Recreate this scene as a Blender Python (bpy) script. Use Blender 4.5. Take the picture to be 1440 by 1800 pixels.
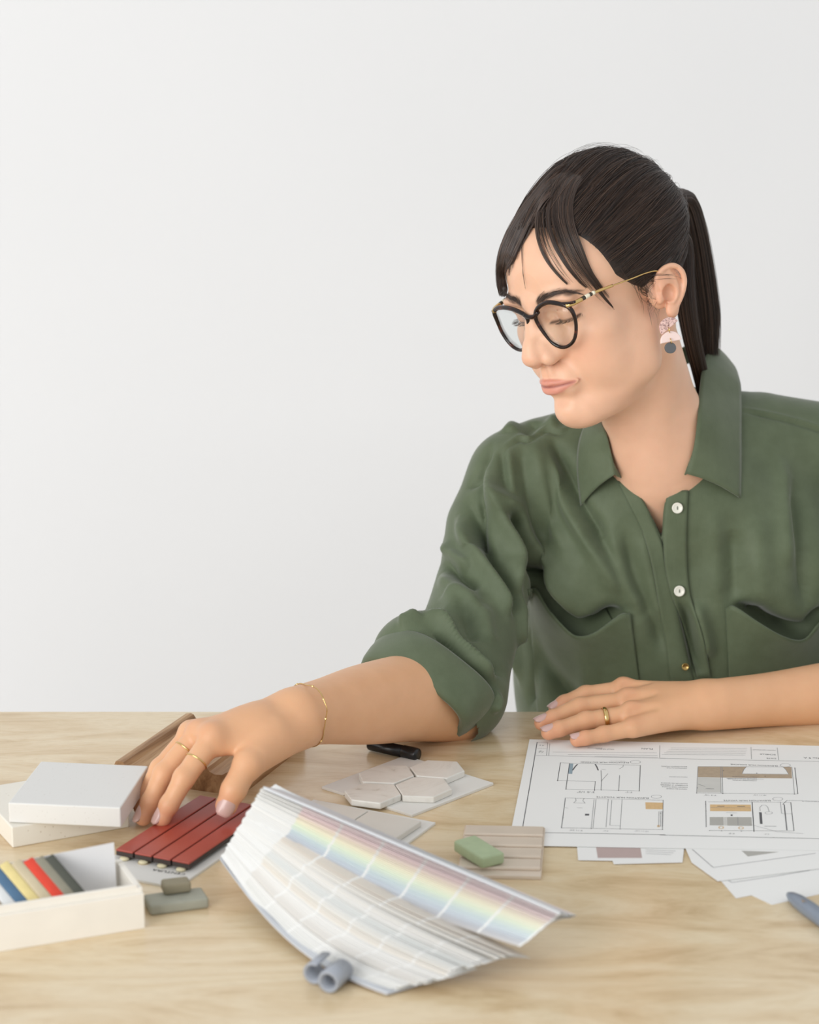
import bpy, math, random
import numpy as np
from mathutils import Vector, Matrix

for _o in list(bpy.data.objects):
    bpy.data.objects.remove(_o)
SC = bpy.context.scene
COL = SC.collection

# ------------------------------------------------------------------ camera
FPX = 4180.0                         # focal length in pixels of the 1440x1800 frame
PITCH = math.radians(13.97)
CAM = np.array([0.0, 0.0, 1.48])
TZ = 0.74                            # table top height
cd = bpy.data.cameras.new('camera')
cd.sensor_fit = 'HORIZONTAL'; cd.sensor_width = 36.0
cd.lens = 36.0 * FPX / 1440.0
cd.clip_start = 0.05
cd.dof.use_dof = True
cd.dof.focus_distance = 2.13
cd.dof.aperture_fstop = 7.0
cam = bpy.data.objects.new('camera', cd); COL.objects.link(cam)
cam.location = CAM; cam.rotation_euler = (math.pi/2 - PITCH, 0, 0)
SC.camera = cam

# ------------------------------------------------------------------ light
SC.view_settings.view_transform = 'Standard'
SC.view_settings.look = 'None'
SC.view_settings.gamma = 1.0
SC.view_settings.use_curve_mapping = False
SC.view_settings.exposure = 0.10
world = bpy.data.worlds.new('daylit_room'); SC.world = world
world.use_nodes = True
bg = world.node_tree.nodes['Background']
bg.inputs['Color'].default_value = (0.97, 0.99, 1.0, 1)
bg.inputs['Strength'].default_value = 0.70

def area_light(name, loc, target, size, size_y, power, color):
    l = bpy.data.lights.new(name, 'AREA'); l.shape = 'RECTANGLE'
    l.size = size; l.size_y = size_y; l.energy = power; l.color = color
    o = bpy.data.objects.new(name, l); COL.objects.link(o)
    o.location = loc
    o.rotation_euler = (Vector(target) - Vector(loc)).to_track_quat('-Z', 'Y').to_euler()
    return o
area_light('window_daylight', (-2.9, -1.5, 1.95), (0.1, 2.5, 1.05), 3.4, 2.5, 140.0, (1.0, 0.99, 0.975))

# ------------------------------------------------------------------ pixel helpers (pixel + depth -> point)
_F = np.array([0, math.cos(PITCH), -math.sin(PITCH)])
_U = np.array([0, math.sin(PITCH), math.cos(PITCH)])
_R = np.array([1.0, 0, 0])
def ray(x, y):
    return _F + _R*((x-720.0)/FPX) + _U*((900.0-y)/FPX)
def on_table(x, y, z=TZ):
    d = ray(x, y); return CAM + d*((z-CAM[2])/d[2])
def at(x, y, Y):
    d = ray(x, y); return CAM + d*(Y/d[1])
def project(q):
    q = np.asarray(q, float) - CAM; w = q @ _F
    return np.stack([720 + FPX*(q @ _R)/w, 900 - FPX*(q @ _U)/w], -1)

# ------------------------------------------------------------------ object helpers
def tag(o, label=None, cat=None, group=None, kind=None):
    if label: o['label'] = label
    if cat: o['category'] = cat
    if group: o['group'] = group
    if kind: o['kind'] = kind
    return o
def empty(name, loc=(0, 0, 0), rz=0.0):
    o = bpy.data.objects.new(name, None); COL.objects.link(o)
    o.empty_display_size = 0.05
    o.location = loc; o.rotation_euler = (0, 0, rz)
    return o
def mesh_obj(name, verts, faces, mat, parent=None, smooth=True, color=None, normals=False):
    me = bpy.data.meshes.new(name)
    verts = np.asarray(verts, float)
    if isinstance(faces, np.ndarray):
        nf, nk = faces.shape
        me.vertices.add(len(verts)); me.vertices.foreach_set('co', verts.astype(np.float32).ravel())
        me.loops.add(nf*nk); me.loops.foreach_set('vertex_index', faces.astype(np.int32).ravel())
        me.polygons.add(nf); me.polygons.foreach_set('loop_start', np.arange(0, nf*nk, nk, dtype=np.int32))
        me.update(calc_edges=True); me.validate()
    else:
        me.from_pydata([tuple(v) for v in verts], [], [tuple(int(i) for i in f) for f in faces]); me.update()
    if smooth:
        me.polygons.foreach_set('use_smooth', np.ones(len(me.polygons), dtype=bool))
    if color is not None:
        a = me.color_attributes.new('Col', 'FLOAT_COLOR', 'POINT')
        c = np.ones((len(verts), 4), np.float32); c[:, :3] = color
        a.data.foreach_set('color', c.ravel())
    o = bpy.data.objects.new(name, me); COL.objects.link(o)
    if mat is not None: me.materials.append(mat)
    if parent is not None: put_under(o, parent)
    return o
def put_under(o, parent):
    """parent o keeping its world-space coordinates (parents are unscaled)"""
    o.parent = parent
    bpy.context.view_layer.update()
    o.matrix_parent_inverse = parent.matrix_world.inverted()
    return o
def recalc(o):
    import bmesh
    bm = bmesh.new(); bm.from_mesh(o.data); bmesh.ops.recalc_face_normals(bm, faces=bm.faces)
    bm.to_mesh(o.data); bm.free(); return o

# ------------------------------------------------------------------ material helpers
def srgb(r, g, b):
    f = lambda c: (c/255/12.92 if c/255 <= 0.04045 else ((c/255+0.055)/1.055)**2.4)
    return (f(r), f(g), f(b), 1.0)
class NT:
    def __init__(s, name):
        s.m = bpy.data.materials.new(name); s.m.use_nodes = True
        s.t = s.m.node_tree; s.b = s.t.nodes['Principled BSDF']; s.out = s.t.nodes['Material Output']
    def n(s, typ, **kw):
        nd = s.t.nodes.new(typ)
        for k, v in kw.items():
            if k.startswith('i_'):
                key = k[2:].replace('_', ' ')
                key = int(key) if key.isdigit() else key
                nd.inputs[key].default_value = v
            else: setattr(nd, k, v)
        return nd
    def l(s, a, b): s.t.links.new(a, b); return s
    def ramp(s, fac, stops, interp='LINEAR'):
        r = s.n('ShaderNodeValToRGB'); r.color_ramp.interpolation = interp
        el = r.color_ramp.elements
        while len(el) < len(stops): el.new(0.5)
        for e, (p, c) in zip(el, stops): e.position = p; e.color = c if len(c) == 4 else (*c, 1)
        s.l(fac, r.inputs['Fac']); return r.outputs['Color']
    def set(s, **kw):
        for k, v in kw.items():
            nm = k.replace('_', ' ')
            s.b.inputs[nm].default_value = v
        return s
def simple(name, col, rough=0.5, noise=0.0, nscale=60.0, bump=0.0, bscale=200.0, **kw):
    """one colour with faint procedural mottling and relief"""
    t = NT(name); t.set(Roughness=rough, **kw)
    tc = t.n('ShaderNodeTexCoord')
    nz = t.n('ShaderNodeTexNoise', i_Scale=nscale, i_Detail=4.0); t.l(tc.outputs['Object'], nz.inputs['Vector'])
    c = np.array(col[:3]); lo = tuple(np.clip(c*(1-noise), 0, 1)); hi = tuple(np.clip(c*(1+noise), 0, 1))
    t.l(t.ramp(nz.outputs['Fac'], [(0.3, lo), (0.7, hi)]), t.b.inputs['Base Color'])
    if bump:
        n2 = t.n('ShaderNodeTexNoise', i_Scale=bscale, i_Detail=3.0); t.l(tc.outputs['Object'], n2.inputs['Vector'])
        bp = t.n('ShaderNodeBump', i_Strength=bump, i_Distance=0.001); t.l(n2.outputs['Fac'], bp.inputs['Height'])
        t.l(bp.outputs['Normal'], t.b.inputs['Normal'])
    return t.m

# ------------------------------------------------------------------ implicit-surface sculpting (smooth blends of ellipsoids and tapered capsules)
def smin(a, b, k):
    h = np.maximum(k-np.abs(a-b), 0)/k
    return np.minimum(a, b) - h*h*k*0.25
def smax(a, b, k): return -smin(-a, -b, k)
class Sculpt:
    def __init__(s, lo, hi, h):
        s.lo = np.asarray(lo, np.float32); s.h = h
        s.ax = [np.arange(l, u+h, h, dtype=np.float32) for l, u in zip(lo, hi)]
        s.D = np.full([len(a) for a in s.ax], 1e3, np.float32)
    def _sl(s, lo, hi):
        sl, g = [], []
        for i in range(3):
            a = max(0, int((lo[i]-s.lo[i])/s.h)); b = min(len(s.ax[i]), int((hi[i]-s.lo[i])/s.h)+2)
            if a >= b: return None, None
            sl.append(slice(a, b))
            shp = [1, 1, 1]; shp[i] = b-a
            g.append(s.ax[i][a:b].reshape(shp))
        return tuple(sl), g
    def _op(s, sl, d, k, mode):
        cur = s.D[sl]
        if mode == 'add': s.D[sl] = smin(cur, d, k)
        elif mode == 'sub': s.D[sl] = smax(cur, -d, k)
        elif mode == 'int': s.D[sl] = smax(cur, d, k)
    def ell(s, c, r, k=6.0, mode='add', rot=None):
        c = np.asarray(c, float); r = np.asarray(r, float)
        m = (max(r) if rot is not None else r) + k*1.6 + 2*s.h
        sl, g = s._sl(c-m, c+m)
        if sl is None: return s
        p = [g[i]-np.float32(c[i]) for i in range(3)]
        if rot is not None:
            M = np.asarray(rot, np.float32)
            p = [M[0, j]*p[0]+M[1, j]*p[1]+M[2, j]*p[2] for j in range(3)]
        q0 = (p[0]/r[0])**2 + (p[1]/r[1])**2 + (p[2]/r[2])**2
        q1 = (p[0]/r[0]**2)**2 + (p[1]/r[1]**2)**2 + (p[2]/r[2]**2)**2
        k0 = np.sqrt(q0); d = (k0*(k0-1)/np.sqrt(q1+1e-12)).astype(np.float32)
        s._op(sl, d, k, mode); return s
    def cap(s, a, b, ra, rb, k=6.0, mode='add', sq=None):
        a = np.asarray(a, float); b = np.asarray(b, float); R = max(ra, rb)
        lo = np.minimum(a, b)-R-k*1.6-2*s.h; hi = np.maximum(a, b)+R+k*1.6+2*s.h
        sl, g = s._sl(lo, hi)
        if sl is None: return s
        p = [g[i]-np.float32(a[i]) for i in range(3)]; ba = b-a; bb = float(ba@ba)+1e-9
        t = np.clip((p[0]*ba[0]+p[1]*ba[1]+p[2]*ba[2])/bb, 0, 1).astype(np.float32)
        e = [p[i]-t*np.float32(ba[i]) for i in range(3)]
        q = e[0]**2+e[1]**2+e[2]**2
        if sq is not None:                      # squash: (unit axis, factor>1 makes it thinner along that axis)
            n, fct = np.asarray(sq[0], float), sq[1]
            dn = e[0]*n[0]+e[1]*n[1]+e[2]*n[2]
            q = q + dn*dn*(fct*fct-1)
            d = (np.sqrt(q)-(ra+(rb-ra)*t))/(1+0.5*(fct-1))
        else:
            d = np.sqrt(q)-(ra+(rb-ra)*t)
        s._op(sl, d.astype(np.float32), k, mode); return s
    def chain(s, pts, rad, k=6.0, mode='add', sq=None):
        """tapered tube through pts (hard minimum inside the chain, one smooth blend with the rest)"""
        P = np.asarray(pts, float); R = max(rad)
        sl, g = s._sl(P.min(0)-R-k*1.6-2*s.h, P.max(0)+R+k*1.6+2*s.h)
        if sl is None: return s
        best = None
        for a, b, ra, rb in zip(P[:-1], P[1:], rad[:-1], rad[1:]):
            p = [g[i]-np.float32(a[i]) for i in range(3)]; ba = b-a; bb = float(ba@ba)+1e-9
            t = np.clip((p[0]*ba[0]+p[1]*ba[1]+p[2]*ba[2])/bb, 0, 1).astype(np.float32)
            d = np.sqrt((p[0]-t*np.float32(ba[0]))**2+(p[1]-t*np.float32(ba[1]))**2+(p[2]-t*np.float32(ba[2]))**2)-(ra+(rb-ra)*t)
            best = d if best is None else np.minimum(best, d)
        s._op(sl, best.astype(np.float32), k, mode); return s
    def sweep(s, pts, rad, k=6.0, mode='add'):
        """gently curved limb: one smooth axis and radius, no joints between segments"""
        P = catmull(pts, 160); R = catmull(np.asarray(rad, float)[:, None], 160)[:, 0]
        a, b = P[0], P[-1]; ba = b-a; bb = float(ba @ ba); u = ((P-a) @ ba)/bb
        lu = np.linspace(0, 1, 256); C = np.stack([np.interp(lu, u, P[:, i]) for i in range(3)], 1).astype(np.float32); RR = np.interp(lu, u, R).astype(np.float32)
        m = R.max()+k*1.6+2*s.h
        sl, g = s._sl(P.min(0)-m, P.max(0)+m)
        t = np.clip(((g[0]-a[0])*ba[0]+(g[1]-a[1])*ba[1]+(g[2]-a[2])*ba[2])/bb, 0, 1)*255
        i0 = np.minimum(t.astype(np.int32), 254); w = (t-i0).astype(np.float32)
        d = np.sqrt(sum((g[i]-(C[i0, i]*(1-w)+C[i0+1, i]*w))**2 for i in range(3)))-(RR[i0]*(1-w)+RR[i0+1]*w)
        s._op(sl, d.astype(np.float32), k, mode); return s
    def mesh(s):
        D = s.D; I = D < 0
        n = np.array(D.shape)
        c = np.zeros(n-1, np.int8)
        for dx in (0, 1):
            for dy in (0, 1):
                for dz in (0, 1):
                    c += I[dx:n[0]-1+dx, dy:n[1]-1+dy, dz:n[2]-1+dz]
        act = (c > 0) & (c < 8)
        ii = np.argwhere(act)
        idx = np.full(n-1, -1, np.int32); idx[act] = np.arange(len(ii))
        acc = np.zeros((len(ii), 3)); cnt = np.zeros(len(ii))
        cor = [(dx, dy, dz) for dx in (0, 1) for dy in (0, 1) for dz in (0, 1)]
        val = {q: D[ii[:, 0]+q[0], ii[:, 1]+q[1], ii[:, 2]+q[2]] for q in cor}
        for q in cor:
            for a in range(3):
                if q[a]: continue
                r = list(q); r[a] = 1; r = tuple(r)
                v0, v1 = val[q], val[r]; m = (v0 < 0) != (v1 < 0)
                t = v0[m]/(v0[m]-v1[m])
                p = np.tile(np.array(q, float), (m.sum(), 1)); p[:, a] = t
                acc[m] += p; cnt[m] += 1
        V = (ii + acc/cnt[:, None])*s.h + s.lo
        Fs = []
        for a in range(3):
            b, e = (a+1) % 3, (a+2) % 3
            s0 = [slice(None)]*3; s1 = [slice(None)]*3
            s0[a] = slice(0, -1); s1[a] = slice(1, None)
            A, B = I[tuple(s0)], I[tuple(s1)]
            ed = np.argwhere(A != B)
            ok = (ed[:, b] > 0) & (ed[:, e] > 0) & (ed[:, b] < n[b]-1) & (ed[:, e] < n[e]-1)
            ed = ed[ok]
            def cell(db, de):
                q = ed.copy(); q[:, b] += db; q[:, e] += de
                return idx[q[:, 0], q[:, 1], q[:, 2]]
            f = np.stack([cell(-1, -1), cell(0, -1), cell(0, 0), cell(-1, 0)], 1)
            fl = ~A[tuple(ed.T)]
            f[fl] = f[fl][:, ::-1]
            Fs.append(f)
        F = np.concatenate(Fs)
        F = F[(F >= 0).all(1)]
        return V, F
def relax(V, F, it=2, lam=0.5):
    """Taubin smoothing: takes off the grid's stair steps without shrinking"""
    e = np.concatenate([F[:, [0, 1]], F[:, [1, 2]], F[:, [2, 3]], F[:, [3, 0]]])
    for k in range(2*it):
        l = lam if k % 2 == 0 else -lam*1.04
        S = np.zeros_like(V); n = np.zeros(len(V))
        for ax in range(3):
            S[:, ax] = np.bincount(e[:, 0], V[e[:, 1], ax], len(V)) + np.bincount(e[:, 1], V[e[:, 0], ax], len(V))
        n = np.bincount(e[:, 0], minlength=len(V)) + np.bincount(e[:, 1], minlength=len(V))
        V = V + l*(S/np.maximum(n, 1)[:, None]-V)
    return V
def sstep(a, b, x):
    t = np.clip((x-a)/(b-a), 0, 1); return t*t*(3-2*t)
def catmull(pts, n):
    """smooth curve through pts, n samples (works for any dimension)"""
    P = np.asarray(pts, float); m = len(P)
    Q = np.vstack([2*P[0]-P[1], P, 2*P[-1]-P[-2]])
    u = np.linspace(0, m-1, n); i = np.minimum(u.astype(int), m-2); t = (u-i)[:, None]
    p0, p1, p2, p3 = Q[i], Q[i+1], Q[i+2], Q[i+3]
    return 0.5*((2*p1)+(-p0+p2)*t+(2*p0-5*p1+4*p2-p3)*t**2+(-p0+3*p1-3*p2+p3)*t**3)
# ------------------------------------------------------------------ the setting
wallmat = simple('white_paint', srgb(231, 231, 232), 0.9, 0.006, 3.0, 0.05, 90.0)
def box_mesh(lo, hi):
    x0, y0, z0 = lo; x1, y1, z1 = hi
    v = [(x0,y0,z0),(x1,y0,z0),(x1,y1,z0),(x0,y1,z0),(x0,y0,z1),(x1,y0,z1),(x1,y1,z1),(x0,y1,z1)]
    f = [(3,2,1,0),(4,5,6,7),(0,1,5,4),(1,2,6,5),(2,3,7,6),(3,0,4,7)]
    return v, f
o = mesh_obj('wall_back', *box_mesh((-4.0, 3.6, 0.0), (4.0, 3.75, 3.2)), wallmat, smooth=False); tag(o, kind='structure')
floormat = simple('pale_floor', srgb(232, 228, 222), 0.6, 0.05, 8.0)
o = mesh_obj('floor', *box_mesh((-4.0, -2.0, -0.1), (4.0, 3.75, 0.0)), floormat, smooth=False); tag(o, kind='structure')
# ------------------------------------------------------------------ table
t = NT('veined_wood_table'); t.set(Roughness=0.22)
tc = t.n('ShaderNodeTexCoord')
mp = t.n('ShaderNodeMapping'); mp.inputs['Scale'].default_value = (1.6, 5.2, 1.0); t.l(tc.outputs['Object'], mp.inputs['Vector'])
n1 = t.n('ShaderNodeTexNoise', i_Scale=2.6, i_Detail=7.0, i_Roughness=0.62, i_Distortion=2.4); t.l(mp.outputs['Vector'], n1.inputs['Vector'])
mp2 = t.n('ShaderNodeMapping'); mp2.inputs['Scale'].default_value = (22.0, 170.0, 1.0); t.l(tc.outputs['Object'], mp2.inputs['Vector'])
n2 = t.n('ShaderNodeTexNoise', i_Scale=3.0, i_Detail=6.0, i_Roughness=0.7); t.l(mp2.outputs['Vector'], n2.inputs['Vector'])
c1 = t.ramp(n1.outputs['Fac'], [(0.20, srgb(176, 142, 100)), (0.32, srgb(205, 178, 140)), (0.46, srgb(223, 200, 163)), (0.62, srgb(232, 214, 182)), (0.78, srgb(218, 192, 150))])
c2 = t.ramp(n2.outputs['Fac'], [(0.32, (0.80, 0.76, 0.70)), (0.52, (1, 1, 1)), (0.72, (0.94, 0.93, 0.9))])
mx = t.n('ShaderNodeMix', data_type='RGBA', blend_type='MULTIPLY'); mx.inputs['Factor'].default_value = 0.5
t.l(c1, mx.inputs[6]); t.l(c2, mx.inputs[7]); t.l(mx.outputs[2], t.b.inputs['Base Color'])
TABLEM = t.m
table = empty('table', (0, 1.78, 0)); tag(table, 'long beige stone-look table with brown veining', 'table')
def bev_box(name, lo, hi, mat, parent, bev=0.003, seg=2):
    import bmesh
    v, f = box_mesh(lo, hi); o = mesh_obj(name, v, f, mat, None, smooth=False)
    bm = bmesh.new(); bm.from_mesh(o.data)
    bmesh.ops.bevel(bm, geom=bm.edges[:], offset=bev, segments=seg, affect='EDGES', profile=0.5)
    bm.to_mesh(o.data); bm.free()
    if parent is not None: put_under(o, parent)
    return o
bev_box('tabletop', (-1.05, 1.32, TZ-0.045), (1.05, 2.179, TZ), TABLEM, table, 0.002)
for sx in (-0.9, 0.9):
    for y in (1.42, 2.08):
        bev_box('leg', (sx-0.035, y-0.035, 0.0), (sx+0.035, y+0.035, TZ-0.045), TABLEM, table, 0.004)
# ================================================================== the person
person = empty('person', (0.30, 2.34, 0.0))
tag(person, 'seated person in olive green shirt and tortoiseshell glasses reaching across the table', 'person')

# head pose: local millimetres (x = her left, y = forward, z = up) about the point between the ears
H_YAW, H_PITCH, H_ROLL = -0.8366, 0.2704, -0.1661
H_POS = np.array([0.1772, 2.2, 1.1375]); H_S = 0.93e-3
def _rx(a): c, s = math.cos(a), math.sin(a); return np.array([[1,0,0],[0,c,-s],[0,s,c]])
def _ry(a): c, s = math.cos(a), math.sin(a); return np.array([[c,0,s],[0,1,0],[-s,0,c]])
def _rz(a): c, s = math.cos(a), math.sin(a); return np.array([[c,-s,0],[s,c,0],[0,0,1]])
H_R = _rz(H_YAW) @ _rx(H_PITCH) @ _ry(H_ROLL)
def h2w(p):
    p = np.atleast_2d(np.asarray(p, float))
    return (p*np.array([1, -1, 1])*H_S) @ H_R.T + H_POS
def w2h(q):
    q = np.atleast_2d(np.asarray(q, float))
    return ((q-H_POS) @ H_R)/H_S*np.array([1, -1, 1])
def hplane(x, y, xl):
    """point where the pixel's ray meets the plane 'local x = xl' of the head (local mm)"""
    a = w2h(CAM)[0]; b = w2h(CAM + ray(x, y))[0]
    t = (xl-a[0])/(b[0]-a[0]); return a+(b-a)*t

S = Sculpt((-98, -108, -290), (98, 126, 128), 1.2)
# skull, forehead, face mass
S.ell((0, -8, 44), (71, 90, 76), 1)
S.ell((0, 36, 46), (57, 50, 46), 18)
S.ell((0, 36, -14), (54, 45, 62), 18)
S.ell((0, 38, -58), (42, 39, 41), 16)
for sx in (1, -1):
    S.cap((sx*52, 2, -36), (sx*46, 12, -62), 11, 12, 34)
    S.ell((sx*42, 30, -40), (17, 28, 30), 26)
    S.cap((sx*46, 12, -62), (sx*14, 66, -91), 12, 12, 26)
    S.ell((sx*42, 52, -10), (21, 22, 17), 16)          # cheekbone
    S.ell((sx*33, 54, -38), (21, 19, 24), 20)          # cheek
    S.ell((sx*26, 78, 29), (22, 12, 8), 12)            # brow ridge
S.ell((0, 83, -54), (22, 13, 20), 14)                  # mouth mound
S.ell((0, 74, -90), (18, 16, 15), 14)                  # chin
S.ell((0, 83, -87), (11, 8, 9), 10)
S.ell((0, 20, -92), (34, 46, 16), 22)                  # soft underside of the jaw
S.ell((0, 92, -71), (13, 4.0, 4.5), 8, 'sub')          # fold above the chin
# eye sockets
for sx in (1, -1):
    S.ell((sx*30, 92, 12), (18, 17, 13), 12, 'sub')
    S.ell((sx*14, 95, 13), (6, 8, 8), 12, 'sub')
# nose
S.cap((0, 84, 30), (0, 91, 12), 8, 7.2, 12)
S.cap((0, 90, 12), (0, 104, -11), 7.0, 8.2, 8)
S.cap((0, 103, -11), (0, 106.5, -19), 8.4, 10.2, 5)
for sx in (1, -1):
    S.cap((sx*9, 92, 0), (sx*15, 86, -20), 5, 7.5, 9)
    S.ell((sx*17, 82, -8), (9, 9, 15), 12)
    S.ell((sx*13.0, 95.5, -24.5), (7.2, 10, 7.6), 4.5)
    S.ell((sx*4.0, 105.5, -21), (6.2, 8, 6.8), 4)
    S.ell((sx*9.5, 97, -15), (6, 7, 8), 6)
S.ell((0, 100, -29), (4.4, 9, 4.5), 4)                  # columella
for sx in (1, -1):
    S.ell((sx*7.4, 98.5, -32), (3.4, 5.6, 3.2), 2.5, 'sub')   # nostril
# philtrum and lips
S.ell((0, 99.0, -41), (3.0, 3.0, 7), 6, 'sub')
for sx in (1, -1):
    S.ell((sx*5.0, 93.2, -40), (2.6, 3.0, 7), 7)
up = [(-27, 82.0, -53.8), (-15, 92.0, -52.2), (-5.5, 98.0, -50.4), (0, 98.4, -51.0), (5.5, 98.0, -50.4), (15, 92.0, -52.2), (27, 82.0, -53.8)]
S.chain(catmull(up, 25), list(catmull(np.array([[0.7], [1.9], [2.8], [2.6], [2.8], [1.9], [0.7]]), 25)[:, 0]), 3.0)
lo_ = [(-25, 82.5, -55.4), (-14, 90.6, -57.6), (-6, 94.8, -59.2), (6, 94.8, -59.2), (14, 90.6, -57.6), (25, 82.5, -55.4)]
S.chain(catmull(lo_, 21), list(catmull(np.array([[1.2], [3.4], [4.8], [4.8], [3.4], [1.2]]), 21)[:, 0]), 3.0)
ml = [(-28, 83.2, -53.9), (-15, 94.8, -54.6), (-5, 101.2, -54.8), (0, 101.8, -55.2), (5, 101.2, -54.8), (15, 94.8, -54.6), (28, 83.2, -53.9)]
S.chain(catmull(ml, 25), [1.2]*25, 1.4, 'sub')
# lids over the eyeballs (gaze lowered): the upper lid rolls over the ball, thin slit at the lash line
for sx in (1, -1):
    S.ell((sx*30.5, 66.0, 11), (14.2, 13.8, 13.2), 3.0)
    S.ell((sx*31, 72, 19), (15, 8, 4.5), 5)             # fullness under the brow
    pts = [(sx*(30.5+u), 66+math.sqrt(max(0, 14.4**2-u*u*0.98-4.5**2)), 11-4.5+0.010*u*u+0.05*u) for u in np.linspace(-13.2, 13.6, 15)]
    S.chain(pts, [0.8]*15, 1.4, 'sub')
    pts = [(sx*(30.5+u), 66+math.sqrt(max(0, 14.4**2-u*u*0.95-6.0**2))+0.3, 11+7.2-0.012*u*u) for u in np.linspace(-11, 11, 11)]
    S.chain(pts, [.2,.3,.5,.6,.6,.6,.6,.6,.5,.3,.2], 2.5, 'sub')                  # crease above the lid
S.ell((-16, 77, 10), (3, 3, 3), 3); S.ell((16, 77, 10), (3, 3, 3), 3)
# neck and upper chest (down to where the open collar ends)
nk_w = at(1164, 790, 2.266)*1000; nk = w2h(nk_w/1000)[0]
S.cap((-2, -24, -20), nk, 49, 50, 20)
S.cap((0, 6, -78), w2h(at(1142, 830, 2.243))[0], 24, 26, 24)
S.cap((42, -30, -40), w2h(at(1145, 842, 2.232))[0], 14, 8, 22)      # neck muscle under the ear
S.cap(nk, w2h(at(1180, 1000, 2.330))[0], 48, 92, 40)
S.cap(w2h(at(1150, 838, 2.234))[0], w2h(at(1260, 822, 2.266))[0], 7, 6, 16)   # collarbones
S.cap(w2h(at(1130, 838, 2.234))[0], w2h(at(1050, 822, 2.262))[0], 7, 6, 16)
# ears
for sx in (1, -1):
    S.ell((sx*68, -16, -2), (7, 14, 17), 8)
    def E(y, z, o): return (sx*(72 + o + 0.34*max(0, -(y-4))), y-13, -3+z*0.80)
    rim = catmull([E(5, 5, 2), E(3, 20, 4), E(-5, 29, 5), E(-16, 29, 5), E(-23, 19, 5), E(-24, 5, 4), E(-19, -9, 3), E(-12, -19, 2), E(-4, -25, 1.5)], 33)
    S.ell(E(-11, 6, 1.5), (5.5, 16, 19.5), 3)
    S.chain(rim, list(np.interp(np.linspace(0, 1, 33), [0, .15, .5, .8, 1], [2.4, 2.8, 2.8, 2.6, 3.4])), 2.0)
    S.chain(catmull([E(-11, 24, 4), E(-15, 10, 4.5), E(-13, -6, 4), E(-7, -13, 4)], 13), list(np.linspace(1.9, 2.6, 13)), 2.0)   # antihelix
    S.ell(E(-4, -1, 6), (6.5, 7.5, 9), 2.5, 'sub')         # concha
    S.ell(E(-18, 12, 7.5), (4.0, 2.2, 10), 1.5, 'sub')
    S.ell(E(-6, -24, 1), (4.5, 7.5, 8.0), 4)               # lobe
    S.ell(E(5.5, -4, 3), (4, 3.5, 5.5), 3)                 # tragus
HV, HF = S.mesh()
HV = relax(HV, HF, 2)

def skin_color(p, kind='head'):
    """painted skin: the colours of the skin itself (lips, brows, lash line, flush)"""
    base = np.array(srgb(232, 182, 150)[:3])
    c = np.tile(base, (len(p), 1))
    return c
def mixc(c, m, col):
    return c*(1-m[:, None]) + np.array(srgb(*col)[:3])*m[:, None]
def head_color(p):
    x, y, z = p.T; ax = np.abs(x)
    c = np.tile(np.array(srgb(234, 188, 158)[:3]), (len(p), 1))
    # flush on cheeks, nose tip and ears
    m = np.exp(-(((ax-38)/20)**2+((z+24)/18)**2+((y-66)/30)**2)); c = mixc(c, 0.28*m, (228, 154, 128))
    m = np.exp(-((x/12)**2+((z+22)/9)**2+((y-108)/10)**2)); c = mixc(c, 0.30*m, (224, 146, 120))
    m = sstep(64, 76, ax)*np.exp(-((y+8)/24)**2-((z-2)/30)**2); c = mixc(c, 0.35*m, (222, 148, 118))
    # lips
    upz = np.interp(ax, [0, 5.5, 15, 26, 28], [-47.6, -46.4, -49.4, -53.4, -54.5])
    loz = np.interp(ax, [0, 6, 14, 24, 28], [-64.2, -64.0, -61.4, -56.6, -54.5])
    m = sstep(-1.2, 1.0, upz-z)*sstep(-1.2, 1.0, z-loz)*sstep(28, 24.5, ax)*sstep(66, 76, y)
    c = mixc(c, 0.62*m, (208, 122, 113))
    m2 = m*np.exp(-((z+54.8)/1.0)**2)*sstep(29, 20, ax); c = mixc(c, 0.8*m2, (132, 62, 58))
    # nostrils
    m = np.exp(-(((ax-7)/3.2)**2+((z+31.5)/3)**2+((y-98)/6)**2)); c = mixc(c, 0.75*m, (110, 55, 42))
    # brow tint under the brow hairs
    bz = np.interp(ax, [10, 20, 32, 42, 50], [30.5, 34, 37.0, 36.5, 31])
    bw = np.interp(ax, [9, 13, 24, 38, 50, 52], [2.5, 4.4, 4.0, 2.8, 1.2, 0.8])
    m = np.exp(-np.clip(np.abs(z-bz)/bw, 0, 5)**3)*sstep(9, 13, ax)*sstep(53, 47, ax)*sstep(40, 60, y)
    c = mixc(c, 0.85*m, (62, 42, 34))
    # lash line at the slit, faint shadow colour on the lid
    u = ax-30.5; lz = 11-4.5+0.010*u*u+0.05*u
    m = np.exp(-((z-lz-0.3)/1.1)**2)*sstep(15.0, 12.5, np.abs(u))*sstep(58, 66, y); c = mixc(c, 0.95*m, (38, 26, 22))
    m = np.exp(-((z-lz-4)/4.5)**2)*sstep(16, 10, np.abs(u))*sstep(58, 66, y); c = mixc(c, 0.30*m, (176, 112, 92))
    return c
t = NT('skin'); t.set(Roughness=0.44)
at_ = t.n('ShaderNodeAttribute', attribute_name='Col')
tc = t.n('ShaderNodeTexCoord')
nz = t.n('ShaderNodeTexNoise', i_Scale=55.0, i_Detail=5.0); t.l(tc.outputs['Object'], nz.inputs['Vector'])
mx = t.n('ShaderNodeMix', data_type='RGBA', blend_type='MULTIPLY')
mx.inputs['Factor'].default_value = 1.0
t.l(at_.outputs['Color'], mx.inputs[6])
t.l(t.ramp(nz.outputs['Fac'], [(0.3, (0.95, 0.93, 0.92)), (0.7, (1.0, 1.0, 1.0))]), mx.inputs[7])
t.l(mx.outputs[2], t.b.inputs['Base Color'])
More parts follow.
